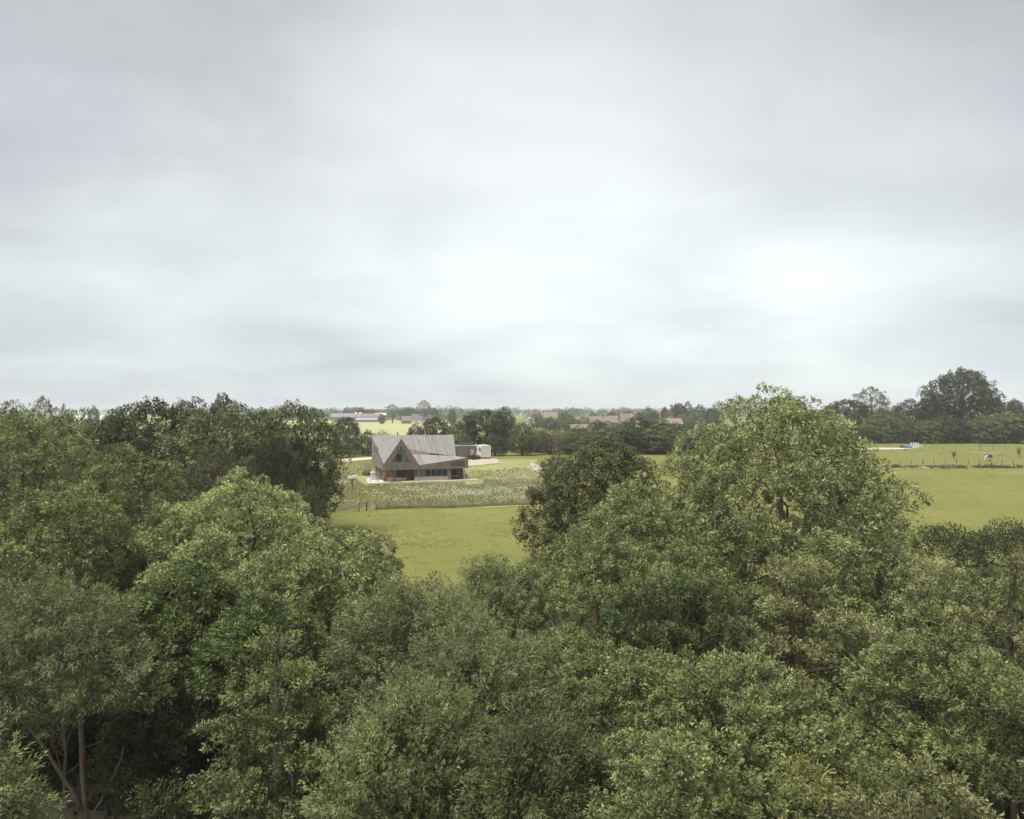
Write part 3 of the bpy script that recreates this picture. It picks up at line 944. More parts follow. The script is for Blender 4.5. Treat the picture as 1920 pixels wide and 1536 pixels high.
GL = 'dark oaks left of the timber house'
mids = [
    ('oak', 'oak_tree', 285, 742, 140, 96, 'darkest broad oak on the left skyline, left of the copper beech', None),
    ('oakb', 'oak_tree', 218, 772, 85, 90, 'smaller dark oak at the left shoulder of the darkest broad oak', None),
    ('maple', 'maple_tree', 415, 755, 150, 84, 'bright topped maple under the copper beech', None),
    ('oak', 'maple_tree', 548, 748, 175, 92, 'tall mid green tree with a ragged top, nearest the timber house on the left skyline', None),
    ('oak', 'oak_tree', 482, 762, 110, 101, 'dark oak between the copper beech and the tall ragged mid green tree', None),
    ('copper', 'copper_beech', 418, 738, 72, 125, 'purple copper beech standing up on the left skyline', None),
    ('oakb', 'oak_tree', 362, 747, 80, 118, 'dark round oak just left of the copper beech', None),
    ('gold', 'birch_tree', 342, 756, 52, 104, 'drooping yellowish birch just left of and below the copper beech', None),
    ('pine', 'pine_tree', 515, 810, 92, 79, 'flat layered brown green pine left of the timber house', None),
    ('scrub', 'scrub_tree', 410, 834, 110, 73, 'twiggy brown thorn tree left of the layered pine', None),
    ('scrub', 'scrub_tree', 574, 898, 96, 76, 'dark brown leaning bush beside the field gate', None),
    ('oakb', 'oak_tree', 566, 798, 88, 89, 'dark green oak spreading toward the white topped post', None),
    ('maple', 'maple_tree', 135, 766, 90, 112, 'green round tree at the far left, right of the bare topped skyline tree', None),
    ('maple', 'maple_tree', 15, 752, 90, 104, 'round green tree on the skyline at the left edge', None),
    ('sparse', 'skyline_tree', 78, 743, 52, 172, 'thin crowned tree standing alone on the left skyline', None),
    ('sparse', 'skyline_tree', 119, 757, 18, 172, 'small thin tree beside the lone thin crowned one on the left skyline', None),
    ('hedge', 'round_tree', 176, 760, 20, 430, 'small round tree behind the white polytunnel', None),
    ('oak', 'oak_tree', 648, 780, 62, 205, 'dark oak at the left edge of the pale crop field', None),
    ('scrub', 'thorn_tree', 655, 806, 36, 196, 'dull brown green tree in front of the dark oak by the crop field', None),
    ('hedge', 'round_tree', 690, 805, 34, 198, 'low dark bush touching the left end of the timber roof', None),
    ('scrub', 'thorn_tree', 716, 806, 44, 203, 'brownish low tree peeping over the left end of the timber roof', None),
    ('oak', 'oak_tree', 815, 780, 54, 212, 'dark round tree rising directly behind the timber roof', None),
    ('hedge', 'round_tree', 780, 793, 42, 207, 'lower bushy tree attached to the dark round one behind the timber roof', None),
    ('oak', 'oak_tree', 912, 766, 96, 226, 'big dark oak behind the motorhome', None),
    ('oakb', 'oak_tree', 945, 762, 42, 232, 'top of the taller oak growing out of the big dark one behind the motorhome', None),
    ('sparse', 'bare_tree', 862, 792, 26, 228, 'thin brown tree at the right end of the crop field', None),
    ('copper', 'copper_bush', 884, 786, 26, 224, 'purple leaved bush at the left flank of the big dark oak', None),
    ('hedge', 'round_tree', 928, 814, 50, 197, 'low rounded hawthorn just right of the motorhome roof', None),
    ('maple', 'maple_tree', 868, 812, 36, 217, 'olive bush showing above the timber garage', None),
    ('maple', 'maple_tree', 980, 790, 52, 198, 'green maple standing at the end of the gravel drive', None),
    ('scrub', 'thorn_tree', 1032, 800, 66, 203, 'brown green thicket right of the maple at the end of the drive', None),
    ('mapleb', 'maple_tree', 1085, 800, 80, 207, 'light green tree behind the lone dark oak, on its left', None),
    ('maple', 'maple_tree', 1150, 798, 90, 206, 'rounded green tree right behind the lone dark oak', None),
    ('oakb', 'oak_tree', 1200, 782, 120, 212, 'wide dark green tree left of the huge domed ash', None),
    ('hedge', 'round_tree', 1262, 792, 80, 216, 'bushy tree touching the left side of the huge domed ash', None),
    ('oakb', 'oak_tree', 1330, 800, 100, 220, 'dark tree half hidden behind the huge domed ash', None),
    ('hedge', 'round_bush', 1045, 852, 62, 158, 'low bush at the bend of the gravel path right of the meadow', None),
    ('sparse', 'skyline_tree', 1635, 725, 62, 312, 'gaunt open crowned tree on the skyline right of the huge domed ash', None),
    ('grand', 'great_oak', 1805, 691, 118, 292, 'tallest domed oak on the right skyline', None),
    ('oak', 'oak_tree', 1588, 747, 90, 304, 'dark oak on the skyline between the huge domed ash and the gaunt open tree', None),
    ('oakb', 'oak_tree', 1704, 748, 66, 300, 'dark tree left of the tallest domed oak on the skyline', None),
    ('oak', 'oak_tree', 1752, 738, 70, 296, 'dark shoulder tree against the left flank of the tallest domed oak', None),
    ('oakb', 'oak_tree', 1874, 752, 74, 300, 'dark tree right of the tallest domed oak on the skyline', None),
    ('pine', 'pine_tree', 1903, 748, 36, 306, 'ragged dark pine at the right end of the skyline', None),
    ('oak', 'oak_tree', 1660, 768, 80, 290, 'dark low oak under the gaunt open crowned skyline tree', None),
    ('oak', 'oak_tree', 1960, 756, 80, 300, 'dark oak cut by the right edge beyond the paddock', None),
    ('feather', 'far_left_tree', -60, 760, 160, 80, 'green ash outside the left edge beyond the large green one', None),
]
for key, nm, px, yt, wp, d, lab, grp in mids:
    if px < 0:
        continue
    if d < 130 and key not in ('copper', 'gold', 'pine'):
        wp *= 1.45 if px < 500 else 1.0
    mid_tree(key, nm, px, yt, wp, d, lab, grp, cat='bush' if 'bush' in nm else 'tree', leaf={'tall mid': 'maple', 'light gr': 'ash', 'green ma': 'maple', 'rounded ': 'maple'}.get(lab[:8]))
# hedgerow of smaller trees along the far side of the paddock
k = 0
HL = {1585: 'dark hedgerow tree showing at the right edge of the huge domed ash', 1625: 'hedgerow tree right of the one at the edge of the huge domed ash',
      1652: 'light topped hedgerow tree beneath the gaunt open crowned skyline tree', 1690: 'brownish hedgerow tree directly behind the blue barrel',
      1712: 'hedgerow tree directly behind the white jump stands', 1742: 'pale hedgerow tree just right of the white jump stands',
      1775: 'hedgerow tree left of the trunk of the tallest domed oak', 1815: 'dark hedgerow tree in front of the tallest domed oak',
      1842: 'hedgerow tree straight behind the grazing horse', 1882: 'largest hedgerow tree, light topped, right of the grazing horse',
      1925: 'hedgerow tree cut by the right edge of the photo', 1970: 'hedgerow tree beyond the right edge of the photo',
      1560: 'hedgerow tree mostly hidden behind the right side of the huge domed ash', 1520: 'hedgerow tree wholly behind the huge domed ash'}
for px, yt, wp, key in [(1585, 790, 60, 'hedge'), (1625, 797, 66, 'hedge'), (1652, 775, 62, 'mapleb'), (1690, 800, 50, 'scrub'), (1712, 786, 60, 'maple'),
                        (1742, 789, 50, 'mapleb'), (1775, 778, 66, 'maple'), (1815, 783, 60, 'hedge'), (1842, 778, 62, 'mapleb'), (1882, 772, 76, 'maple'),
                        (1925, 778, 70, 'hedge'), (1970, 776, 70, 'maple'), (1560, 800, 60, 'hedge'), (1520, 800, 60, 'maple')]:
    mid_tree(key, 'hedgerow_tree', px, yt, wp * 1.12, 268 + (k * 7 % 5) * 1.5, HL[px], 'hedgerow trees beyond the horse paddock', leaf=[None, 'maple', 'ash', 'hedge', 'greenash', 'maple', 'brown'][k % 7])
    k += 1
# row of trees in the village and round the far farm
VL = {1215: 'wide far tree on the skyline left of the far copper tree', 1198: 'dark far tree at the left end of the skyline group before the huge domed ash', 1228: 'small far tree in front of the wide one left of the far copper tree', 1246: 'small dark purple far tree near the village skyline', 1255: 'golden far tree beside the small dark purple one', 1272: 'largest purple far tree on the village skyline', 1290: 'open crowned far tree right of the largest purple one', 1312: 'dense bluish far tree nearest the left edge of the huge domed ash', 1283: 'green far tree below the largest purple one', 1302: 'far tree below the dense bluish one by the huge domed ash', 1335: 'far oak partly hidden by the left shoulder of the huge domed ash', 1168: 'golden green far tree above the pink roofed village house', 1146: 'far tree above the brown roofed terrace, right end', 1112: 'far tree at the left end of the brown roofed terrace', 1060: 'broad far tree between the orange roofed cottage and the long low barn', 1008: 'feathery far tree before the pale gabled house by the orange roof', 1032: 'dark far bush in front of the orange roofed cottage', 1095: 'brown green far bush behind the long low barn roof', 1075: 'far tree at the left end of the long low barn roof', 1120: 'far bush at the right end of the long low barn roof', 796: 'round topped far tree rising above the slate roofed house', 814: 'dark far tree behind the brick house wing', 736: 'open far tree right of the farm barns', 716: 'tiny green far bush at the right end of the farm barns', 768: 'wide dark far tree behind the slate roofed house, on its left', 848: 'narrow dark far conifer right of the brick house wing', 840: 'low brown far bush beside the narrow dark conifer', 676: 'middle of three far trees behind the farm barns', 650: 'leftmost of three far trees behind the farm barns', 694: 'rightmost of three far trees behind the farm barns', 585: 'tiny far tree alone at the left end of the open horizon', 880: 'far tree on the field edge above the big dark oak behind the motorhome', 1180: 'far tree behind the gables of the pink roofed village house', 1240: 'green far tree over the red roof left of the huge domed ash', 1215.5: 'brown green far tree between the pink gables and the red roof'}
VG = 'trees round the far village houses'
for px, yt, wp, d, key, lf in [(1215, 763, 34, 520, 'mapleb', None), (1198, 772, 24, 500, 'hedge', None), (1228, 770, 26, 505, 'hedge', None), (1246, 763, 18, 530, 'copper', None),
                               (1255, 768, 18, 505, 'gold', None), (1272, 756, 40, 560, 'copper', None), (1290, 752, 22, 575, 'sparse', None), (1312, 758, 34, 540, 'hedge', None),
                               (1283, 774, 30, 480, 'maple', None), (1302, 772, 30, 470, 'mapleb', None), (1335, 764, 40, 500, 'oak', None), (1168, 763, 26, 640, 'gold', None),
                               (1146, 770, 26, 560, 'hedge', None), (1112, 772, 20, 580, 'hedge', None), (1060, 772, 44, 460, 'mapleb', None), (1008, 774, 34, 480, 'feather', None),
                               (1032, 781, 30, 440, 'hedge', None), (1095, 780, 36, 400, 'scrub', None), (1075, 783, 30, 380, 'mapleb', None), (1120, 786, 26, 380, 'hedge', None),
                               (796, 750, 26, 640, 'sparse', None), (814, 764, 18, 700, 'hedge', None), (736, 758, 28, 660, 'sparse', None), (716, 776, 14, 620, 'maple', None),
                               (768, 763, 40, 760, 'hedge', None), (848, 767, 13, 590, 'oak', None), (840, 777, 20, 640, 'scrub', None), (676, 764, 22, 900, 'hedge', None), (650, 767, 24, 900, 'hedge', None), (694, 767, 26, 900, 'oak', None),
                               (585, 762, 14, 950, 'hedge', None), (880, 770, 20, 620, 'maple', None), (1180, 770, 24, 560, 'maple', None), (1240, 783, 30, 430, 'maple', None), (1215.5, 784, 34, 420, 'scrub', None)]:
    mid_tree(key, 'village_tree', px, yt, wp, d, VL[px], VG)

BL = {1008: 'belt tree just right of the maple at the end of the gravel drive', 1062: 'brown green belt tree behind the thicket right of the drive', 1108: 'pale belt tree above the left shoulder of the lone dark oak', 1128: 'tall belt tree straight above the lone dark oak', 1178: 'dark belt tree right of the tall one above the lone dark oak', 1232: 'belt tree midway between the lone dark oak and the huge domed ash', 1290: 'pale belt tree touching the left boughs of the huge domed ash', 1312: 'dark belt tree behind the left boughs of the huge domed ash', 1362: 'belt tree hidden behind the left half of the huge domed ash', 1400: 'belt tree hidden behind the trunk of the huge domed ash'}
BG = 'trees of the belt behind the lone dark oak'
for px, yt, wp, d, key, lf in [(1008, 806, 60, 214, 'maple', 'greenash'), (1062, 796, 60, 213, 'scrub', None), (1108, 806, 56, 203, 'mapleb', 'ash'), (1128, 790, 70, 218, 'maple', 'hedge'),
                               (1178, 800, 60, 204, 'hedge', None), (1232, 796, 70, 206, 'maple', None), (1290, 806, 70, 210, 'mapleb', 'ash'), (1312, 798, 80, 226, 'hedge', None),
                               (1362, 800, 80, 222, 'maple', None), (1400, 806, 80, 224, 'hedge', None)]:
    mid_tree(key, 'belt_tree', px, yt, wp * 1.15, d, BL[px], BG, leaf=lf)
# ---- thin far tree, many copies, then a mass
def far_mesh(seed):
    mb, v, f, tt = tree_meshes(seed=seed, R=6, H=14, habit='oak', prof='dome' if seed % 2 else 'round', base=.02, scale=2.6, rl=2.0, maxleaf=2200)
    me = bpy.data.meshes.new('distant_tree')
    fill(me, v, f, tt)
    me.materials.append(LEAF['far'])
    return me, v, f, tt


FM = [far_mesh(s) for s in (41, 42, 43, 44)]
rng = np.random.default_rng(5)
nfar = 0
for (d0, x0, x1, step) in [(1000, -420, 460, 13), (1250, -620, 660, 13), (1600, -800, 850, 16), (1950, -1000, 1050, 17)]:
    x = x0
    while x < x1:
        x += step * rng.uniform(.55, 1.7)
        if rng.uniform() < .12:
            x += step * 4
        y = d0 + rng.normal(0, 35) + .02 * x
        s = rng.uniform(.75, 1.3)
        o = bpy.data.objects.new('distant_tree', FM[rng.integers(0, 4)][0])
        o.location = (x, y, 3.0)
        o.scale = (s * rng.uniform(1.1, 1.9), s * rng.uniform(1.1, 1.9), s)
        o.rotation_euler = (0, 0, rng.uniform(0, 6.28))
        COL.objects.link(o)
        tag(o, 'one of the tiny hazy trees of the field boundaries along the horizon', 'tree', 'tiny hazy trees along the horizon')
        nfar += 1
# far woods: one mass
vs_, fs_, ts_, b = [], [], [], 0
for k in range(620):
    d = 2100 + 2600 * rng.uniform() ** .7
    x = rng.uniform(-.78, .78) * d
    v, f, tt = FM[rng.integers(0, 4)][1:]
    sel = rng.permutation(len(f))[:260]
    s = rng.uniform(.7, 1.25)
    vv = v.reshape(-1, 3, 3)[sel].reshape(-1, 3)
    c = np.repeat(vv.reshape(-1, 3, 3).mean(1, keepdims=True), 3, 1).reshape(-1, 3)
    vv = c + (vv - c) * 3.3
    vv = vv * np.array([s * 1.7, s * 1.7, s]) + np.array([x, d, 3.0])
    n = len(sel)
    vs_.append(vv)
    fs_.append(np.arange(n * 3).reshape(n, 3) + b)
    ts_.append(np.repeat(rng.uniform(.2, .8, n), 3))
    b += n * 3
me = bpy.data.meshes.new('far_wood')
fill(me, np.concatenate(vs_), np.concatenate(fs_), np.concatenate(ts_))
me.materials.append(LEAF['far'])
fw = bpy.data.objects.new('far_wood', me)
COL.objects.link(fw)
tag(fw, 'far hazy woods reading as one band on the horizon', None, None, 'stuff')

# ================================================================== low vegetation
def blades(name, pts, hgt, wid, mat, label, tintc, seed, lean=.25, parent=None):
    rng = np.random.default_rng(seed)
    n = len(pts)
    z = terr(pts[:, 0], pts[:, 1])
    base_ = np.column_stack([pts, z])
    th = rng.uniform(0, 6.28, n)
    s = np.column_stack([np.cos(th), np.sin(th), np.zeros(n)]) * (wid * rng.uniform(.6, 1.3, n))[:, None] * .5
    tip = base_ + np.column_stack([rng.normal(0, lean, n), rng.normal(0, lean, n), np.ones(n)]) * (hgt * rng.uniform(.6, 1.2, n))[:, None]
    v = np.stack([base_ - s, base_ + s, tip], 1).reshape(-1, 3)
    f = np.arange(n * 3).reshape(n, 3)
    me = bpy.data.meshes.new(name)
    fill(me, v, f, np.repeat(np.clip(tintc + rng.normal(0, .2, n), 0, 1), 3))
    me.materials.append(mat)
    o = bpy.data.objects.new(name, me)
    COL.objects.link(o)
    return tag(o, label, None, None, 'stuff')


def vnoise(x, y, s, seed=0):
    return (np.sin(x * s + seed) * np.sin(y * s * 1.3 + seed * 2.1) + .6 * np.sin(x * s * 2.3 + y * s * 1.1 + seed) + .4 * np.sin(x * s * 4.7 - y * s * 3.1)) / 2


LEAF['meadow'] = leaf_mat('meadow_grass_blade', (.15, .165, .075), (.275, .275, .145), (.40, .385, .23), (.3, .31, .18), .35, .1)
LEAF['tallgreen'] = leaf_mat('tall_green_grass_blade', (.075, .105, .036), (.15, .185, .065), (.23, .25, .105), (.18, .21, .1), .35, .1)
LEAF['flower'] = leaf_mat('cow_parsley_flower', (.34, .36, .25), (.46, .47, .36), (.62, .62, .52), (.42, .43, .33), .3, .1)
LEAF['fieldgrass'] = leaf_mat('pasture_grass_blade', (.13, .15, .04), (.20, .205, .055), (.26, .25, .08), (.21, .21, .065), .3, .1)

rng = np.random.default_rng(21)


def fence_y(x):                       # the wire fence in front of the meadow
    return 111 + (x + 26) * (9.0 / 29)


def in_house(x, y):
    lx, ly = x + 26.4, y - 155
    s = lx * .951 + ly * .309
    d = -lx * .309 + ly * .951
    return (s > -4.5) & (s < 20.5) & (d > -5.4) & (d < 18)


def in_drive(x, y):
    p = x / y * F + 960
    return (y > 171) & (p > 845) & (p < 945)


N = 70000
x = rng.uniform(-46, 6, N)
y = rng.uniform(108, 186, N)
ok = (y > fence_y(x) + np.where(x < -19, 1.6, .3)) & ~in_house(x, y) & ~in_drive(x, y) & ~((x > -8) & (y > 172 + 3 * vnoise(x, y, .6, 5))) & ~((x > -9.5) & (x < -6) & (y > 150) & (y < 164))
x, y = x[ok], y[ok]
hh = .40 + .32 * np.clip(vnoise(x, y, .25, 1) + .4, 0, 1)
hh = hh * np.where(y > 160, .7, 1)
blades('meadow_grass', np.column_stack([x, y]), hh, np.full(len(x), .17), LEAF['meadow'], 'tall soft meadow grass between the wire fence and the timber house', .5, 3)
# white flower heads (cow parsley)
N = 78000
x = rng.uniform(-44, 6, N)
y = rng.uniform(110, 182, N)
band = np.exp(-((y - (fence_y(x) + 15)) / 11) ** 2)
bank = np.exp(-((x + 1) / 6) ** 2) * np.exp(-((y - 158) / 16) ** 2) * .8
leftb = np.exp(-((x + 34) / 5) ** 2) * np.exp(-((y - 146) / 14) ** 2) * .35
dn = (band * (.45 + .55 * (x > -24)) + bank + leftb) * np.clip(.38 + .75 * vnoise(x, y, .33, 4) + .5 * vnoise(x, y, .11, 1), .05, 1)
ok = (rng.uniform(size=N) < dn) & (y > fence_y(x) + 1.2) & ~in_house(x, y) & ~in_drive(x, y) & ~((x > -12) & (x < -6) & (y > 150) & (y < 164))
x, y = x[ok], y[ok]
n = len(x)
zz = terr(x, y) + rng.uniform(.45, 1.0, n) * np.where(y > 158, .75, 1)
pos = np.column_stack([x, y, zz])
dr = nrm(np.column_stack([rng.normal(size=n), rng.normal(size=n), rng.normal(0, .25, n)]))
nn = np.column_stack([rng.normal(0, .3, n), rng.normal(0, .3, n) - .25, np.ones(n)])
nn = nrm(nn - (nn * dr).sum(1, keepdims=True) * dr)
sz = rng.uniform(.12, .26, (n, 1))
v, f, tt = leaf_geo(pos, dr, nn, sz, sz, np.clip(rng.normal(.5, .25, n), 0, 1), False)
me = bpy.data.meshes.new('cow_parsley')
fill(me, v, f, tt)
me.materials.append(LEAF['flower'])
o = bpy.data.objects.new('cow_parsley', me)
COL.objects.link(o)
tag(o, 'froth of white cow parsley flower heads in the meadow before the house', None, None, 'stuff')
# long grass along the wire fence
N = 9000
x = rng.uniform(-20.3, 5, N)
y = fence_y(x) + np.abs(rng.normal(.2, .7, N)) - .25 - .5 * np.clip(vnoise(x, x * .3, .5, 3), 0, 1) * rng.uniform(0, 1, N)
blades('fence_grass', np.column_stack([x, y]), np.full(N, .38), np.full(N, .12), LEAF['meadow'], 'uncut green grass along the foot of the wire fence', .45, 5)
# tussocks scattered over the pastures
pts = []
for (xa, xb, ya, yb, m_) in [(-40, 14, 55, 109, 200), (40, 120, 60, 163, 260), (50, 140, 178, 222, 120)]:
    for _ in range(m_):
        cx, cyy = rng.uniform(xa, xb), rng.uniform(ya, yb)
        r = rng.uniform(.08, .45)
        k = int(10 + 60 * r)
        pts.append(np.column_stack([cx + rng.normal(0, r * 1.6, k), cyy + rng.normal(0, r, k)]))
pts = np.concatenate(pts)
blades('pasture_tussocks', pts, np.full(len(pts), .11), np.full(len(pts), .08), LEAF['fieldgrass'], 'short tufts of grass dotted over the grazed fields', .45, 6, .5)
pts = []
for (cx, cyy, rx_, ry_, k) in [(-14.2, 91, 2.2, 1.3, 900), (-11.5, 86.5, 2.6, 1.0, 900), (-9.0, 84, 1.6, .7, 420), (-17, 95, 2.0, 1.2, 500), (-22, 107, 4.0, .6, 500), (2.0, 119, 3.5, .35, 400)]:
    q = np.column_stack([cx + rng.normal(0, rx_, k), cyy + rng.normal(0, ry_, k)])
    pts.append(q[vnoise(q[:, 0], q[:, 1], 1.3, 2) > -.1])
pts = np.concatenate(pts)
LEAF['straw'] = leaf_mat('dry_grass_blade', (.24, .20, .09), (.36, .30, .15), (.48, .41, .24), (.4, .34, .2), .25, .1)
blades('dry_grass', pts, np.full(len(pts), .14), np.full(len(pts), .10), LEAF['straw'], 'worn straw coloured grass in the front meadow', .5, 16, .8)
q = np.column_stack([-15.6 + rng.normal(0, .7, 130), 90.5 + rng.normal(0, .5, 130)])
blades('rushes', q, np.full(len(q), .30), np.full(len(q), .07), LEAF['tallgreen'], 'dark green clump of rushes in the front meadow', .25, 17, .5)
# weeds along the right hand fences
N = 9000
x = rng.uniform(62, 135, N)
y = 168 + .015 * (x - 80) + rng.normal(0, .7, N)
ok = rng.uniform(-.6, 1.1, N) < vnoise(x, y * 0, .55, 2) + .4 * vnoise(x, y * 0, 1.7, 1) - .25 * (x < 84)
x, y = x[ok], y[ok]
blades('fence_weeds', np.column_stack([x, y]), .45 + .5 * np.clip(vnoise(x, y * 0, .9, 7), 0, 1), np.full(len(x), .28), LEAF['hedge'], 'dark weeds growing between the two paddock fences', .5, 8, .35)
# undergrowth on the wood floor
N = 26000
x = rng.uniform(-30, 34, N)
y = rng.uniform(13, 60, N)
ok = (np.abs(x) < y * .78 + 3) & ~((np.hypot((x - 14.5) / 2.6, (y - 33) / 4.0)) < 1) & ~((x > -14) & (x < 6) & (y > 46))
ok &= vnoise(x, y, .5, 3) > -.35
x, y = x[ok], y[ok]
blades('undergrowth', np.column_stack([x, y]), .4 + .4 * np.clip(vnoise(x, y, .6, 9), 0, 1), np.full(len(x), .16), LEAF['hedge'], 'nettles and long grass on the floor of the wood', .3, 11, .5)

# ================================================================== the timber house
OX, OY = -26.4, 155.0
TH = R_(18)
house = empty('timber_house', (OX, OY, 0), TH)
tag(house, 'grey timber clad house with a folded angular roof in the meadow', 'house')


def fs(px):                    # distance along the front from a photo column
    p = (px - 960) / F
    return (155 * p + 26.4) / (math.cos(TH) - math.sin(TH) * p)


def fz(px, py):
    return CAMZ - (py - 768) / F * (155 + math.sin(TH) * fs(px))


ZB = 2.56
A = (0, 17, 9.0)
V1 = (.15, 0, fz(721, 871))
Pk = (fs(752), 0, fz(752, 824))
Mr = (6.23, 17, 9.0)
V2 = (fs(786), 0, fz(786, 873))
T = (17.85, 0, fz(876, 859))
Bq = (18.87, 17, 8.95)
Cq = (18.25, 12.2, 4.33)
G1 = (7.7, 14.0, 6.1)
G2 = (12.6, 13.05, 5.05)
G2b = (12.6, 13.05, 4.72)
E1 = (8.46, 13.1, 4.90)


def clip(poly, nx, ny, c):
    out = []
    for i in range(len(poly)):
        a, b_ = poly[i], poly[(i + 1) % len(poly)]
        da, db = a[0] * nx + a[1] * ny - c, b_[0] * nx + b_[1] * ny - c
        if da >= 0:
            out.append(a)
        if da * db < 0:
            t = da / (da - db)
            out.append((a[0] + (b_[0] - a[0]) * t, a[1] + (b_[1] - a[1]) * t))
    return out


def boards(mb, poly, direction, width=.17, gap=.022, thick=.035, seed=0, lift=.02):
    rnd = random.Random(seed)
    P = [Vector(p) for p in poly]
    n = Vector((0, 0, 0))
    for i in range(len(P)):
        a, b_ = P[i], P[(i + 1) % len(P)]
        n += a.cross(b_)
    n.normalize()
    u = Vector(direction)
    u = (u - n * u.dot(n)).normalized()
    v = n.cross(u)
    o = P[0]
    p2 = [((p - o).dot(u), (p - o).dot(v)) for p in P]
    lo, hi = min(q[1] for q in p2), max(q[1] for q in p2)
    y = lo
    while y < hi:
        wd = width * rnd.uniform(.9, 1.1)
        q = clip(clip(p2, 0, 1, y + gap / 2), 0, -1, -(y + wd - gap / 2))
        if len(q) >= 3:
            up = lift + rnd.uniform(0, .012)
            base_ = [o + u * a + v * b_ + n * up for a, b_ in q]
            mb.prism([tuple(x) for x in base_], tuple(n * thick), min(1, max(0, rnd.gauss(.5, .2))))
        y += wd
    return mb


def backing(name, polys, mat, parent, thick=.0):
    v, f = [], []
    for p in polys:
        b_ = len(v)
        v += p
        f.append(tuple(range(b_, b_ + len(p))))
    return mesh_obj(name, v, f, mat, parent)


def up(poly):
    """orient so the normal points up"""
    n = sum((Vector(poly[i]).cross(Vector(poly[(i + 1) % len(poly)])) for i in range(len(poly))), Vector())
    return poly if n.z > 0 else poly[::-1]


# roof: folded facets of narrow boards on a dark deck
facets = [
    ([A, V1, Pk], Vector(V1) - Vector(Pk)),
    ([A, Pk, Mr], Vector(V1) - Vector(Pk)),
    ([Pk, V2, E1, G1, Mr], Vector(V2) - Vector(Pk)),
    ([Mr, Bq, Cq, G2, G1], (-.15, 1, 1)),
    ([V2, T, Cq], (.12, 1, .1)),
    ([V2, Cq, G2b, E1], (.12, 1, .1)),
]
for i, (poly, dv) in enumerate(facets):
    poly = up(poly)
    mb = boards(MB(), poly, dv, width=.30, gap=.035, thick=.04, seed=i)
    r = mb.build('roof_boards', M['roofwood'], house)
    r['kind'] = 'stuff'
# roof deck under the boards (fanned triangles)
v, f = [], []
for poly, dv in facets:
    poly = up(poly)
    b0 = len(v)
    v += [tuple(p) for p in poly]
    f += [(b0, b0 + i, b0 + i + 1) for i in range(1, len(poly) - 1)]
mesh_obj('roof_deck', v, f, M['darkwood'], house)
# ridge and verge caps
mb = MB()
for a, b_, r_ in [(A, Mr, .07), (Mr, Bq, .07), (V1, Pk, .055), (Pk, V2, .055), (V2, T, .05), (A, V1, .05), (Bq, Cq, .06)]:
    mb.tube([Vector(a) + Vector((0, 0, .06)), Vector(b_) + Vector((0, 0, .06))], [r_, r_], 4)
mb.build('roof_trim', M['roofwood'], house)


def topz(s):
    pts = [(0, V1[2] + .05), (V1[0], V1[2]), (Pk[0], Pk[2]), (V2[0], V2[2]), (T[0], T[2]), (17.95, T[2])]
    for (a, za), (b_, zb_) in zip(pts, pts[1:]):
        if a <= s <= b_:
            return za + (zb_ - za) * (s - a) / max(b_ - a, 1e-6)
    return pts[-1][1]


WL, WA, WR = fs(735.0), fs(752), fs(768.5)
WB = fz(752, 866.5)
WT = fz(752, 837)


def hole(s):
    if WL < s < WR:
        h_ = WB + (WT - WB) * ((s - WL) / (WA - WL) if s < WA else (WR - s) / (WR - WA))
        return (WB, h_)
    if 14.15 < s < 17.25:                   # slatted screen at the right end
        return (fz(860, 875.0), min(topz(s) - .35, fz(872, 864)))
    return None


rnd = random.Random(3)
mb = MB()
s = 0.0
edges = sorted({WL, WR, WA, Pk[0], V2[0], 14.15, 17.25, 17.85})
while s < 17.85 - 1e-4:
    e = min(s + .19, min([q for q in edges if q > s + .005] + [17.85]))
    g = .012
    tn = min(1, max(0, rnd.gauss(.5, .2)))
    dd = -.05 - rnd.uniform(0, .012)
    a, b_ = s + g, e - g
    if b_ > a + .01:
        def quad(za0, zb0, za1, zb1):
            mb.prism([(a, dd + .04, za0), (b_, dd + .04, zb0), (b_, dd + .04, zb1), (a, dd + .04, za1)], (0, -.04, 0), tn)
        ha = hole((a + b_) / 2)
        if ha is None:
            quad(ZB, ZB, topz(a), topz(b_))
        else:
            h0, h1 = hole(a) or ha, hole(b_) or ha
            quad(ZB, ZB, ha[0], ha[0])
            if h0[1] < topz(a) - .03:
                quad(max(h0[1], ha[0]), max(h1[1], ha[0]), topz(a), topz(b_))
    s = e
w1 = mb.build('wall_boards', M['wallwood'], house)
w1['kind'] = 'stuff'
# left hand wall
leftpoly = [(0, 17, ZB), (0, 0, ZB), (0, 0, V1[2] + .02), (0, 17, 9.0)]
mb = boards(MB(), leftpoly, (0, 0, 1), width=.19, gap=.02, thick=.03, seed=9, lift=.015)
w2 = mb.build('wall_boards', M['wallwood'], house)
w2['kind'] = 'stuff'
# clerestory strip
mb = boards(MB(), [E1, G2b, G2, G1], (0, 0, 1), width=.2, gap=.02, thick=.03, seed=10, lift=.01)
c3 = mb.build('clerestory_boards', M['wallwood'], house)
c3['kind'] = 'stuff'
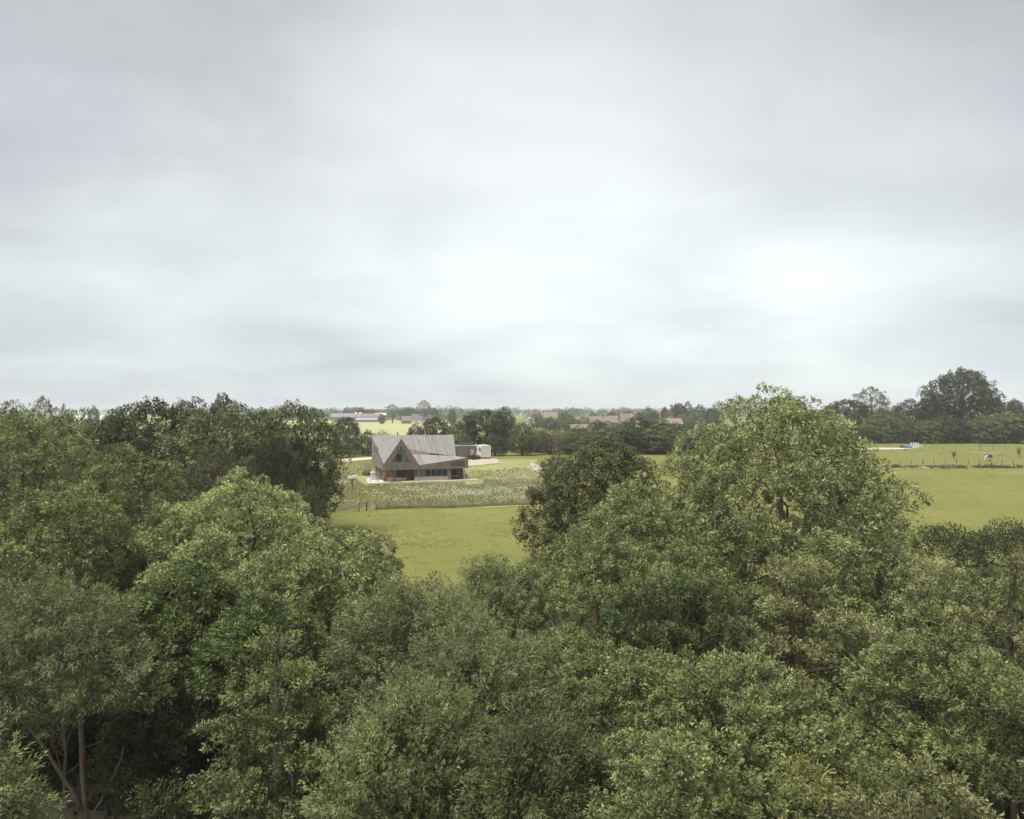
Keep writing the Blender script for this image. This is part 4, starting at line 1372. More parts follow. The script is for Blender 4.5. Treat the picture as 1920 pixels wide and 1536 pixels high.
# structural shell (kept behind the boards)
shell = [
    [(0, .01, ZB), (WL, .01, ZB), (WL, .01, topz(WL)), (0.15, .01, V1[2])],
    [(WL, .01, ZB), (WR, .01, ZB), (WR, .01, WB), (WL, .01, WB)],
    [(WL, .01, WB), (WA, .01, WT), Pk[:1] + (.01, Pk[2] - .02), (WL, .01, topz(WL) - .02)],
    [(WA, .01, WT), (WR, .01, WB), (WR, .01, topz(WR) - .02), Pk[:1] + (.01, Pk[2] - .02)],
    [(WR, .01, ZB), (V2[0], .01, ZB), (V2[0], .01, V2[2] - .02), (WR, .01, topz(WR) - .02)],
    [(V2[0], .01, ZB), (14.15, .01, ZB), (14.15, .01, topz(14.15) - .02), (V2[0], .01, V2[2] - .02)],
    [(14.15, .01, ZB), (17.85, .01, ZB), (17.85, .01, hole(15)[0]), (14.15, .01, hole(15)[0])],
    [(.01, 17, ZB), (.01, 0, ZB), (.01, 0, V1[2] - .02), (.01, 17, 8.97)],
    [(17.84, 0.01, ZB), (18.6, 17, ZB), (18.8, 17, 8.9), Cq, T],
    [(0, 16.98, ZB), (0, 16.98, 8.97), (18.8, 16.98, 8.9), (18.6, 16.98, ZB)],
]
backing('wall_backing', shell, M['darkwood'], house)
backing('soffit', [[(0.02, 0.02, ZB - .01), (17.95, .02, ZB - .01), (18.6, 16.97, ZB - .01), (.02, 16.97, ZB - .01)]], M['brownwood'], house)
# right return of the front fascia
mb = MB()
mb.box(17.87, -.05, ZB, 17.99, .7, T[2] - .05)
mb.build('end_board', M['wallwood'], house)
# gable window in its recess
RD = .26
mb = MB()
mb.prism([(WL, .02, WB), (WL, RD, WB), (WA, RD, WT), (WA, .02, WT)], (-.03, 0, .02))
mb.prism([(WR, .02, WB), (WR, RD, WB), (WA, RD, WT), (WA, .02, WT)], (.03, 0, .02))
mb.box(WL, .02, WB - .06, WR, RD, WB)
mb.build('window_reveal', M['wallwood'], house)
mb = boards(MB(), [(WL, RD, WB), (WR, RD, WB), (WA, RD, WT)], (0, 0, 1), width=.2, gap=.03, thick=.03, seed=4, lift=.0)
gb = mb.build('recess_boards', M['wallwood'], house)
gb['kind'] = 'stuff'
x0, x1, xm = fs(743.5), fs(762), fs(753)
z0, z1 = WB + .05, fz(752, 853)
wf = MB()
for q in (x0, xm, x1):
    wf.box(q - .05, RD - .16, z0, q + .05, RD - .04, z1)
wf.box(x0 + .052, RD - .16, z0 - .05, x1 - .052, RD - .04, z0 - .002)
wf.box(x0 - .05, RD - .16, z1 + .002, x1 + .05, RD - .04, z1 + .1)
wnd = wf.build('window', M['darkframe'], house)
pa = MB().box(x0 + .052, RD - .11, z0 + .002, xm - .052, RD - .09, z1 - .002).build('pane', M['glass'], wnd)
pb = MB().box(xm + .052, RD - .14, z0 + .002, x1 - .052, RD - .12, z1 - .002).build('pane', M['blueglass'], wnd)
for q in [WL + .25, WL + .5, WL + .75, WR - .75, WR - .5, WR - .25]:
    h_ = hole(q)[1]
    if h_ - WB > .2:
        MB().box(q - .035, .03, WB + .002, q + .035, .10, h_ - .02).build('slat', M['wallwood'], house)
# slatted screen at the right end
hz = hole(15.5)
for q in np.arange(14.3, 17.2, .24):
    MB().box(q - .045, -.04, hz[0] + .002, q + .045, .05, hole(float(q))[1] - .002).build('slat', M['wallwood'], house)
mb = MB()
mb.box(14.15, .35, hz[0] - .1, 17.25, .40, 4.25)
mb.build('screen_backing', M['darkwood'], house)
# left wall: three slim windows up, two down
for dq in (8.2, 10.0, 11.8):
    wz = 5.6
    wnd = MB().box(-.075, dq - .3, wz, -.045, dq + .3, wz + 1.6).build('window', M['darkframe'], house)
    MB().box(-.085, dq - .22, wz + .06, -.076, dq + .22, wz + 1.54).build('pane', M['glass'], wnd)
# ground floor
LW = .55
gl = boards(MB(), [(LW, 15, 0), (LW, 1.6, 0), (LW, 1.6, ZB - .02), (LW, 15, ZB - .02)], (0, 0, 1), width=.18, gap=.02, seed=12)
g_ = gl.build('ground_floor_boards', M['brownwood'], house)
g_['kind'] = 'stuff'
for dq in (4.2, 7.5):
    wnd = MB().box(LW - .1, dq - .45, .1, LW - .06, dq + .45, 2.3).build('window', M['darkframe'], house)
    MB().box(LW - .112, dq - .37, .18, LW - .101, dq + .37, 2.22).build('pane', M['glass'], wnd)
MB().box(LW - .06, 1.0, 0, LW + .0, 15, .16).build('plinth', M['stone'], house)
DR = 1.6
s1, s2, s3, s4 = fs(747) - .2, fs(763.5), fs(778), fs(797.5)
cb = boards(MB(), [(LW + .05, DR, .06), (s1, DR, .06), (s1, DR, ZB - .02), (LW + .05, DR, ZB - .02)], (0, 0, 1), width=.22, gap=.02, seed=13, lift=.0)
cb = cb.build('cedar_boards', M['cedar'], house)
cb['kind'] = 'stuff'
MB().box(s1, DR - .35, 0, s2, DR + .1, .82).build('window_seat', M['stone'], house)


def window(x0, x1, z0, z1, d, n, frame='frame', glass='glass', fw=.06):
    m_ = MB()
    for k in range(n + 1):
        q = x0 + (x1 - x0) * k / n
        m_.box(q - fw / 2, d - .05, z0 + fw, q + fw / 2, d + .05, z1 - fw)
    m_.box(x0 - fw / 2, d - .052, z0, x1 + fw / 2, d + .052, z0 + fw - .002)
    m_.box(x0 - fw / 2, d - .052, z1 - fw + .002, x1 + fw / 2, d + .052, z1)
    wn = m_.build('window', M[frame], house)
    for k in range(n):
        a_ = x0 + (x1 - x0) * k / n + fw / 2 + .002
        b_ = x0 + (x1 - x0) * (k + 1) / n - fw / 2 - .002
        MB().box(a_, d - .01, z0 + fw, b_, d + .01, z1 - fw).build('pane', M[glass], wn)
    return wn


window(s1 + .05, s2 - .05, .84, ZB - .02, DR - .02, 1, 'darkframe')
dm = MB()
dm.box(s2, DR - .06, .04, s2 + .1, DR + .06, ZB - .02)
dm.box(s3 - .1, DR - .06, .04, s3, DR + .06, ZB - .02)
dm.box(s2 + .102, DR - .06, ZB - .14, s3 - .102, DR + .06, ZB - .02)
door = dm.build('glass_door', M['darkframe'], house)
MB().box(s2 + .103, DR - .01, .04, s3 - .103, DR + .01, ZB - .142).build('pane', M['glass'], door)
MB().box(s2 + .2, DR - .12, 1.0, s2 + .25, DR - .07, 1.5).build('handle', M['steel'], door)
bw = boards(MB(), [(s3, .5, .05), (s4, .5, .05), (s4, .5, ZB - .02), (s3, .5, ZB - .02)], (0, 0, 1), width=.18, gap=.02, seed=14, lift=.0)
bw = bw.build('ground_floor_boards', M['brownwood'], house)
bw['kind'] = 'stuff'
MB().box(s3 - .02, .52, 0, s3 + .1, DR + .1, ZB - .02).build('return_wall', M['brownwood'], house)
s5, s6 = fs(840), fs(845.5)
window(s4 + .08, s5 - .05, .97, ZB - .02, .5, 4, 'frame', fw=.09)
MB().box(s3 - .05, .18, 0, s6, .44, .93).build('plinth', M['stone'], house)
MB().box(s5, .16, 0, s6 + .06, .75, ZB - .02).build('pier', M['brownwood'], house)
for q, dq in ((.2, .25), (fs(785.5), .16), (17.3, .5)):
    MB().box(q - .07, dq - .07, 0, q + .07, dq + .07, ZB - .012).build('column', M['steel' if q > 17 else 'teak'], house)
MB().box(s6 - .05, .76, 0, s6 + .05, 4.4, ZB - .02).build('terrace_side_wall', M['darkwood'], house)
s7 = s6 + 2.0
window(s6 + .1, s7, .05, ZB - .02, 4.4, 2, 'darkframe')
MB().box(s7 + .05, 4.3, 0, s7 + 1.75, 4.6, ZB - .02).build('brick_pier', M['redbrick'], house)
MB().box(s3, 5.5, 0, s7, 5.6, ZB - .02).build('inner_wall', M['darkwood'], house)
# roof flues and vents
for px_, mt, hh_ in ((745, 'darkframe', .75), (797.5, 'steel', .8)):
    tt_ = None
    best = min(np.linspace(0, 18.8, 400), key=lambda q: abs(960 + F * (OX + math.cos(TH) * q - math.sin(TH) * 16.6) / (OY + math.sin(TH) * q + math.cos(TH) * 16.6) - px_))
    MB().tube([(best, 16.6, 8.5), (best, 16.6, 9.0 + hh_)], [.11, .11], 10).tube([(best, 16.6, 9.0 + hh_ + .03), (best, 16.6, 9.12 + hh_)], [.18, .16], 10).build('flue', M[mt], house)
nrm_ = (Vector(Pk) - Vector(A)).cross(Vector(V1) - Vector(A)).normalized()
nrm_ = nrm_ if nrm_.z > 0 else -nrm_
uu = (Vector(V1) - Vector(Pk)).normalized()
for k in range(3):
    q = Vector(A) * .62 + Vector(V1) * .12 + Vector(Pk) * .26 + (Vector(Pk) - Vector(A)).normalized() * (.55 * k - .4)
    q = q + nrm_ * .07
    vv = nrm_.cross(uu).normalized()
    c = [q + uu * a_ + vv * b_ for a_, b_ in ((-.38, -.055), (.38, -.055), (.38, .055), (-.38, .055))]
    MB().prism([tuple(p) for p in c], tuple(nrm_ * .05)).build('roof_vent', M['steel'], house)

# patio
def hl(s, d, z=0.0):
    return (OX + math.cos(TH) * s - math.sin(TH) * d, OY + math.sin(TH) * s + math.cos(TH) * d, z)


pat = MB()
pat.prism([hl(-.4, -1.25, -.3), hl(20.2, -1.0, -.3), hl(19.2, 5, -.3), hl(-.4, 5, -.3)], (0, 0, .46))
pat.prism([hl(-3.2, -1.3, -.3), hl(-.41, -1.25, -.3), hl(-.41, 10, -.3), hl(-2.2, 10, -.3)], (0, 0, .45))
tag(pat.build('patio', M['concrete']), kind='structure')

# ================================================================== things round the house
def at_house(name, s, d, label, cat, rz=0.0, group=None):
    o = empty(name, hl(s, d, .165), TH + rz)
    return tag(o, label, cat, group)


# picnic table with benches
t = at_house('garden_table', fs(741), -.05, 'pale wooden garden table on the patio before the red cedar wall', 'table')
for k in range(5):
    MB().box(-1.1, -.40 + k * .165, .71, 1.1, -.40 + k * .165 + .145, .75).build('tabletop_board', M['teak'], t)
for q in (-.9, .9):
    for e in (-.32, .32):
        MB().box(q - .04, e - .04, 0, q + .04, e + .04, .708).build('leg', M['teak'], t)
for yy, lab in ((-.95, 'near'), (.8, 'far')):
    b_ = at_house('garden_bench', fs(741), -.05 + yy, 'wooden bench along the %s side of the pale garden table' % ('lawn' if yy < 0 else 'wall'), 'bench')
    for k in range(2):
        MB().box(-1.0, -.16 + k * .17, .41, 1.0, -.16 + k * .17 + .15, .45).build('seat_board', M['teak'], b_)
    for q in (-.8, .8):
        MB().box(q - .04, -.14, 0, q + .04, .14, .408).build('leg', M['teak'], b_)


def chair(name, s, d, rz, label, mt):
    c = at_house(name, s, d, label, 'chair', rz)
    MB().box(-.24, -.24, .42, .24, .24, .46).build('seat', M[mt], c)
    MB().box(-.24, .2, .48, .24, .25, .92).build('backrest', M[mt], c)
    for q in (-.2, .2):
        for e in (-.2, .2):
            MB().box(q - .025, e - .025, 0, q + .025, e + .025, .418).build('leg', M[mt], c)
    return c


chair('garden_chair', fs(722.5), -.2, 1.4, 'dark chair at the left end of the pale garden table', 'sofa')
chair('garden_chair', fs(729.5), -.9, .3, 'light folding chair near the left end of the pale garden table', 'frame')
# terrace sofa
t = at_house('garden_sofa', s6 + 1.5, 1.7, 'charcoal sofa under the covered terrace at the right end of the house', 'sofa')
MB().box(-1.2, -.45, .12, 1.2, .30, .45).build('seat', M['sofa'], t, bevel=.04)
MB().box(-1.2, .30, .12, 1.2, .55, .92).build('backrest', M['sofa'], t, bevel=.04)
for q in (-1.35, 1.21):
    MB().box(q, -.45, .12, q + .14, .55, .65).build('arm', M['sofa'], t, bevel=.03)
for q in (-.6, .0, .6):
    MB().box(q - .25, .05, .46, q + .25, .27, .85).build('cushion', M['sheet_grey'], t, bevel=.05)
t = at_house('lounge_chair', s6 + 3.2, 1.1, 'brown wooden lounge chair right of the charcoal sofa', 'chair', -.6)
MB().box(-.35, -.45, .32, .35, .3, .40).build('seat', M['teak'], t)
MB().prism([(-.35, .3, .40), (.35, .3, .40), (.35, .6, 1.0), (-.35, .6, 1.0)], (0, .06, 0)).build('backrest', M['teak'], t)
for q in (-.32, .32):
    for e in (-.4, .28):
        MB().box(q - .03, e - .03, 0, q + .03, e + .03, .318).build('leg', M['teak'], t)
t = at_house('side_table', 17.6, 2.6, 'small white round table behind the steel column of the terrace', 'table')
MB().tube([(0, 0, .68), (0, 0, .72)], [.4, .4], 16).build('tabletop', M['white'], t)
MB().tube([(0, 0, .03), (0, 0, .678)], [.04, .04], 8).build('stem', M['white'], t)
MB().tube([(0, 0, 0), (0, 0, .03)], [.25, .22], 14).build('foot', M['white'], t)
# water softener / heat pump column
t = at_house('gas_cylinder_cabinet', -1.25, 6.2, 'pale grey upright utility cabinet on the patio left of the house', 'cabinet')
MB().box(-.42, -.38, 0, .42, .38, 1.35).build('casing', M['lilac'], t, bevel=.03)
MB().box(-.5, -.44, 1.36, .5, .44, 1.55).build('lid', M['white'], t, bevel=.03)
MB().box(-.3, -.30, 1.56, .3, .3, 1.78).build('cap', M['white'], t, bevel=.03)
t = at_house('stone_planter', -.35, 5.4, 'low pale planter bowl beside the utility cabinet', 'planter')
MB().tube([(0, 0, 0), (0, 0, .15), (0, 0, .5)], [.25, .42, .55], 12).build('bowl', M['concrete'], t)
MB().tube([(0, 0, .49), (0, 0, .52)], [.48, .40], 12).build('soil', M['darkpost'], t)
t = at_house('patio_bench', -1.6, 1.8, 'low slim bench on the patio left of the house corner', 'bench')
MB().box(-1.0, -.2, .36, 1.0, .2, .42).build('seat', M['sheet_grey'], t)
for q in (-.8, .8):
    MB().box(q - .05, -.18, 0, q + .05, .18, .358).build('leg', M['darkframe'], t)

# white topped post in the meadow
p = at(660.5, 138)
t = empty('owl_box_post', p, .15)
tag(t, 'forked timber post carrying a white tilted box in the meadow left of the house', 'post')
MB().tube([(0.05, 0, -.2), (.05, 0, 1.0), (.14, 0, 2.3)], [.14, .12, .10], 8).build('post', M['post'], t)
MB().tube([(.05, 0, .9), (-.2, .05, 1.6), (-.32, .0, 2.2)], [.09, .08, .07], 8).build('fork', M['post'], t)
mb = MB()
mb.prism([(-.82, -.35, 2.28), (.86, -.35, 2.42), (.84, -.35, 2.98), (.1, -.35, 2.82), (-.80, -.35, 2.72)], (0, .7, 0))
mb.build('box', M['white'], t, bevel=.02)
# red brown earth and rubbish heap by the garage handled with shrubs

# ---- timber garage
gx0 = at(852, 188)
gar = empty('timber_garage', (gx0[0] - 1.5, 188, 3.0), R_(4))
tag(gar, 'flat roofed timber garage behind the right end of the house', 'garage')
GW, GD, GH = 7.0, 6.0, 2.95
core = MB().box(.05, .05, -.5, GW - .05, GD, GH - .1).build('wall', M['darkwood'], gar)
mb = boards(MB(), [(0, 0, -.2), (GW, 0, -.2), (GW, 0, GH), (0, 0, GH)], (0, 0, 1), width=.24, gap=.02, seed=30, lift=.0)
boards(mb, [(GW, 0, -.2), (GW, GD, -.2), (GW, GD, GH), (GW, 0, GH)], (0, 0, 1), width=.24, gap=.02, seed=31, lift=.0)
g_ = mb.build('wall_boards', M['garagewood'], gar)
g_['kind'] = 'stuff'
rf = MB().box(.1, .1, GH - .098, GW - .1, GD - .05, GH + .02).build('roof', M['sheet_grey'], gar)
ed = MB()
ed.box(-.06, -.08, GH + .021, GW + .08, .08, GH + .14)
ed.box(GW - .10, .082, GH + .021, GW + .08, GD, GH + .14)
ed.build('roof_edge', M['trim'], gar)
for k in range(3):
    MB().prism([(2.6 + k * 1.3, .7, GH + .1), (3.8 + k * 1.3, .7, GH + .1), (3.8 + k * 1.3, 5.2, GH + .62), (2.6 + k * 1.3, 5.2, GH + .62)], (0, 0, .05)).build('solar_panel', M['solar'], gar)
MB().box(GW - 1.55, -.09, 0, GW - .65, -.045, 2.1).build('door', M['frame'], gar)
# ---- motorhome
mx = at(913, 182)
mh = empty('motorhome', (mx[0] - .25, 182, tz(mx[0], 182) + .12), R_(13))
tag(mh, 'cream white motorhome parked with its back to the meadow beside the garage', 'motorhome')
Wm, Lm = 2.35, 6.6
body = MB().prism([(-Wm / 2, 0, .55), (Wm / 2, 0, .55), (Wm / 2, 0, 3.05), (Wm / 2 - .12, 0, 3.18), (-Wm / 2 + .12, 0, 3.18), (-Wm / 2, 0, 3.05)], (0, 5.2, 0)).build('body', M['cream'], mh, bevel=.05)
MB().prism([(Wm / 2 - .1, 5.2, .5), (Wm / 2 - .1, 7.0, .5), (Wm / 2 - .1, 7.0, 1.2), (Wm / 2 - .1, 6.3, 1.4), (Wm / 2 - .1, 5.7, 2.3), (Wm / 2 - .1, 5.2, 2.3)], (-Wm + .2, 0, 0)).build('cab', M['cream'], mh, bevel=.05)
MB().prism([(-Wm / 2, 4.4, 3.2), (-Wm / 2, 6.3, 2.5), (-Wm / 2, 6.3, 2.32), (-Wm / 2, 5.2, 2.32), (-Wm / 2, 4.4, 3.0)], (Wm, 0, 0)).build('luton', M['trim'], mh, bevel=.03)
MB().box(-Wm / 2 - .012, -.05, 3.02, Wm / 2 + .012, .04, 3.22).build('roof_trim', M['trim'], mh, bevel=.03)
for q in (-Wm / 2 + .06, Wm / 2 - .06):
    MB().box(q - .07, -.045, .6, q + .07, .03, 3.0).build('corner_trim', M['trim'], mh)
MB().box(-.85, -.03, .95, .9, -.004, 2.9).build('rear_panel', M['cream'], mh)
MB().box(-Wm / 2 - .02, -.12, .38, Wm / 2 + .02, .1, .72).build('bumper', M['render'], mh, bevel=.04)
for q in (-.98, .98):
    MB().box(q - .12, -.14, .5, q + .12, -.122, .62).build('tail_light', M['red'], mh)
MB().box(-.26, -.14, .47, .26, -.122, .6).build('number_plate', M['gatewood'], mh)
wn = MB().box(-Wm / 2 - .03, .5, 1.75, -Wm / 2 - .004, 2.5, 2.55).build('window', M['black'], mh)
MB().box(-Wm / 2 - .045, .58, 1.83, -Wm / 2 - .031, 2.42, 2.47).build('pane', M['glass'], wn)
MB().tube([(-Wm / 2 - .03, 3.2, 1.1), (-Wm / 2 - .005, 3.2, 1.1)], [.4, .4], 16).build('service_hatch', M['render'], mh)
MB().box(-.5, 1.5, 3.2, .4, 2.3, 3.38).build('roof_hatch', M['trim'], mh, bevel=.04)
for yy in (1.3, 5.9):
    for q in (-Wm / 2 + .14, Wm / 2 - .14):
        wl_ = MB().tube([(q - .11, yy, .36), (q + .11, yy, .36)], [.36, .36], 18).build('wheel', M['black'], mh)
        MB().tube([(q - .12, yy, .36), (q + .12, yy, .36)], [.2, .2], 12).build('rim', M['steel'], wl_)
# dark shrubs of the border by the garage
for k, (px, d, hgt) in enumerate(((878, 181, 1.1), (886, 180, 1.3), (895, 181, .9))):
    X, Y, Z = at(px, d)
    root, ch = make_tree('border_shrub', (X, Y, Z), LEAF['brown'], M['bark'], ['dark low shrub nearest the house corner before the garage', 'taller dark shrub in the middle of the three before the garage', 'dark low shrub nearest the motorhome before the garage'][k],
                         'shrub', 'three dark shrubs before the garage', seed=60 + k, R=.75, H=hgt, habit='oak', prof='dome', base=.05, scale=.8, rl=.35, maxleaf=1500)
# pale flowering bush by the far pasture
X, Y, Z = at(641, 205)
make_tree('blossom_bush', (X, Y, Z), LEAF['flower'], M['bark'], 'white flowering bush at the edge of the far pasture left of the house', 'bush', seed=66, R=1.5, H=2.2, habit='oak', prof='dome', base=.05, scale=.9, rl=.6, maxleaf=2500)
# green bush behind the cabinet
X, Y, Z = at(690, 172)
make_tree('round_bush', (X, Y, Z), LEAF['maple'], M['bark'], 'low green bush on the bank behind the utility cabinet', 'bush', seed=67, R=1.3, H=1.3, habit='oak', prof='dome', base=.03, scale=.8, rl=.5, maxleaf=3000)


# ================================================================== fences and gate
def fence(name, label, posts, hgt, rad, wires, mat='post', wr=.012, big=()):
    x0, y0 = posts[0]
    z00 = tz(x0, y0)
    root = empty(name, (x0, y0, z00))
    tag(root, label, 'fence')
    rnd = random.Random(len(posts))
    me0 = None
    tops = []
    for i, (x_, y_) in enumerate(posts):
        zz_ = tz(x_, y_) - z00
        hh_ = hgt * (1.25 if i in big else 1) * rnd.uniform(.94, 1.06)
        rr_ = rad * (1.6 if i in big else 1)
        lx, ly = x_ - x0, y_ - y0
        tl = rnd.gauss(0, .03)
        MB().tube([(lx, ly, zz_ - .2), (lx + tl, ly, zz_ + hh_)], [rr_, rr_ * .92], 7).build('post', M['darkpost' if i in big else mat], root)
        tops.append((lx, ly, zz_))
    for w_ in wires:
        mb_ = MB()
        for a_, b_ in zip(tops, tops[1:]):
            mb_.tube([(a_[0], a_[1], a_[2] + w_), (b_[0], b_[1], b_[2] + w_)], [wr, wr], 4, cap=False)
        mb_.build('wire', M['wire'], root)
    return root


fp = [P2(687.5, 111.4), P2(706, 111.9), P2(729, 112.5), P2(768, 113.6), P2(807.5, 114.6), P2(848, 115.8), P2(885.6, 117), P2(923, 118.2), P2(960.6, 119.4), P2(997, 120.6), P2(1034, 121.8), P2(1071, 123)]
fence('wire_fence', 'post and wire fence between the front meadow and the cow parsley', fp, 1.05, .065, (.25, .55, .85, 1.0), big=(0,))
# gate
ga, gb_ = P2(628.5, 110.0), P2(671, 111.0)
gt = empty('field_gate', (ga[0], ga[1], tz(*ga)), math.atan2(gb_[1] - ga[1], gb_[0] - ga[0]))
tag(gt, 'pale wooden five bar gate at the left end of the wire fence', 'gate')
GLn = math.hypot(gb_[0] - ga[0], gb_[1] - ga[1])
for k, zz_ in enumerate((.18, .38, .58, .80, 1.04)):
    MB().box(.08, -.03, zz_, GLn - .08, .03, zz_ + .125).build('bar', M['gatewood'], gt)
for q in (.04, GLn - .04):
    MB().box(q - .04, -.04, .08, q + .04, .04, 1.22).build('stile', M['gatewood'], gt)
MB().prism([(.12, -.075, .24), (.24, -.075, .20), (GLn - .2, -.075, 1.05), (GLn - .32, -.075, 1.08)], (0, .04, 0)).build('brace', M['gatewood'], gt)
for q, lab in ((-.16, 'weathered post at the hinge end of the five bar gate'), (GLn + .16, 'weathered post at the latch end of the five bar gate')):
    c_, s_ = math.cos(gt.rotation_euler.z), math.sin(gt.rotation_euler.z)
    X, Y = ga[0] + c_ * q, ga[1] + s_ * q
    o = MB().tube([(0, 0, -.2), (0, 0, 1.3)], [.09, .085], 8).build('gate_post', M['post'])
    o.location = (X, Y, tz(X, Y))
    tag(o, lab, 'post')
# rails between gate and fence
a_, b_ = P2(672, 111.1), P2(704, 111.8)
rl_ = empty('rail_fence', (a_[0], a_[1], tz(*a_)), math.atan2(b_[1] - a_[1], b_[0] - a_[0]))
tag(rl_, 'two pale rails joining the field gate to the wire fence', 'fence')
ln = math.hypot(b_[0] - a_[0], b_[1] - a_[1])
for zz_ in (.45, .95):
    MB().box(.1, -.10, zz_, ln, -.05, zz_ + .09).build('rail', M['gatewood'], rl_)

# paddock fences on the right
pf = [(69 + i * 2.75, 164.6 + i * .05) for i in range(22)]
fence('paddock_fence', 'nearer post and wire fence of the right field, low among dark weeds', pf, 1.15, .06, (.35, .7, 1.05), big=(4, 13))
pf = [(70 + i * 2.6, 171.8 + i * .04) for i in range(23)]
fence('paddock_fence', 'farther post and wire fence behind the weeds, in front of the grazing horse', pf, 1.25, .05, (.4, .8, 1.15), mat='darkpost', big=(9,))
pf = [(96 + i * 4.2, 214 + i * .9) for i in range(15)]
fence('electric_fence', 'thin fence crossing the paddock behind the grazing horse', pf, 1.15, .04, (.5, 1.05), mat='darkpost', big=(10,))
pf = [P2(648 + i * 9.5, 203 + i * .5) for i in range(7)]
fence('pasture_fence', 'thin post fence in the pale pasture left of the timber roof', pf, 1.2, .06, (.5, 1.1))
# small water trough and track bits between the paddock fences
X, Y, Z = 87.5, 168.2, tz(87.5, 168.2)
t = empty('field_gate', (95.5, 166.6, tz(95.5, 166.6)), .02)
tag(t, 'grey metal gate in the nearer paddock fence', 'gate')
for zz_ in (.2, .5, .8, 1.1):
    MB().tube([(0, 0, zz_), (2.3, 0, zz_)], [.025, .025], 6).build('bar', M['steel'], t)
for q in (0, 1.15, 2.3):
    MB().tube([(q, .03, .1), (q, .03, 1.15)], [.03, .03], 6).build('upright', M['steel'], t)
sheet('paddock_track', [(60, 165.6), (94, 166.6), (94, 167.6), (60, 166.8)], M['sand'], 24, 4, .09, wob=.15)

# saplings in the paddock
for (px, d, hgt, lab) in ((1788, 186, 1.5, 'small sapling in the paddock left of the horse'), (1911, 190, 2.3, 'thin sapling in the paddock right of the horse')):
    X, Y, Z = at(px, d)
    make_tree('sapling', (X, Y, Z), LEAF['maple'], M['bark'], lab, 'sapling', seed=int(px), R=.55, H=hgt, habit='alder', prof='round', base=.35, scale=1.2, rl=.3, maxleaf=700)

# ================================================================== horse with rug
def skin(name, nodes, edges, mat, parent, sub=2):
    me_ = bpy.data.meshes.new(name)
    me_.from_pydata([n_[:3] for n_ in nodes], edges, [])
    o_ = bpy.data.objects.new(name, me_)
    COL.objects.link(o_)
    o_.parent = parent
    m_ = o_.modifiers.new('skin', 'SKIN')
    for i_, n_ in enumerate(nodes):
        sv = me_.skin_vertices[0].data[i_]
        sv.radius = (n_[3], n_[4] if len(n_) > 4 else n_[3])
        sv.use_root = (i_ == 0)
    m_.use_smooth_shade = True
    sm = o_.modifiers.new('sub', 'SUBSURF')
    sm.levels = sm.render_levels = sub
    me_.materials.append(mat)
    return o_


hx = at(1853, 181)
hr = empty('horse', hx, R_(205))
tag(hr, 'pale horse in a navy rug grazing in the right paddock', 'horse')
# head end is +X
nodes = [
    (-.10, 0, 1.12, .29), (-.55, 0, 1.16, .30), (-.80, 0, 1.10, .22), (.35, 0, 1.08, .30), (.62, 0, 1.10, .24),    # 0 mid 1 loin 2 rump 3 chest 4 withers/base of neck
    (.92, 0, .92, .16), (1.15, 0, .62, .125), (1.28, 0, .42, .13), (1.38, 0, .20, .085), (1.40, 0, .08, .07),      # 5-9 neck, poll, cheek, muzzle
    (.50, .16, .80, .11), (.52, .17, .45, .065), (.50, .17, .22, .05), (.53, .17, .03, .065),                      # 10-13 left fore
    (.45, -.16, .80, .11), (.43, -.17, .45, .065), (.40, -.17, .22, .05), (.43, -.17, .03, .065),                  # 14-17 right fore
    (-.72, .17, .82, .15), (-.62, .18, .62, .10), (-.86, .18, .46, .065), (-.82, .18, .22, .05), (-.79, .18, .03, .065),   # 18-22 left hind
    (-.74, -.17, .82, .15), (-.58, -.18, .62, .10), (-.78, -.18, .46, .065), (-.74, -.18, .22, .05), (-.71, -.18, .03, .065),
]
edges_ = [(0, 1), (1, 2), (0, 3), (3, 4), (4, 5), (5, 6), (6, 7), (7, 8), (8, 9), (3, 10), (10, 11), (11, 12), (12, 13), (3, 14), (14, 15), (15, 16), (16, 17),
          (1, 18), (18, 19), (19, 20), (20, 21), (21, 22), (1, 23), (23, 24), (24, 25), (25, 26), (26, 27)]
skin('body', nodes, edges_, M['horse'], hr)
for e in (-.06, .06):
    MB().tube([(1.10, e, .70), (1.06, e * 1.5, .82)], [.035, .008], 6).build('ear', M['horse'], hr)
MB().tube([(-.98, 0, 1.12), (-1.12, 0, .9), (-1.13, 0, .45)], [.05, .07, .03], 7).build('tail', M['render'], hr)
MB().tube([(.62, 0, 1.32), (.9, 0, 1.08), (1.10, 0, .76)], [.04, .05, .03], 6).build('mane', M['render'], hr)
# rug: a draped half barrel over back and flanks
v, f = [], []
xs = np.linspace(-.98, .60, 9)
angs = np.linspace(-2.05, 2.05, 15)
for x_ in xs:
    rx = .40 + .02 * math.sin(x_ * 5)
    cz = 1.12 - (.05 if x_ < -.8 else 0)
    for a_ in angs:
        if abs(a_) < 1.5:
            yy, zz_ = math.sin(a_) * rx, cz + math.cos(a_) * (.37 if x_ > -.85 else .30)
        else:
            yy, zz_ = math.copysign(rx, a_), cz - (abs(a_) - 1.5) * .62
        v.append((x_, yy, zz_))
na = len(angs)
for i in range(len(xs) - 1):
    for j in range(na - 1):
        f.append((i * na + j, i * na + j + 1, (i + 1) * na + j + 1, (i + 1) * na + j))
rg = mesh_obj('rug', v, f, M['rug'], hr, True)
sm = rg.modifiers.new('solid', 'SOLIDIFY')
sm.thickness = .02

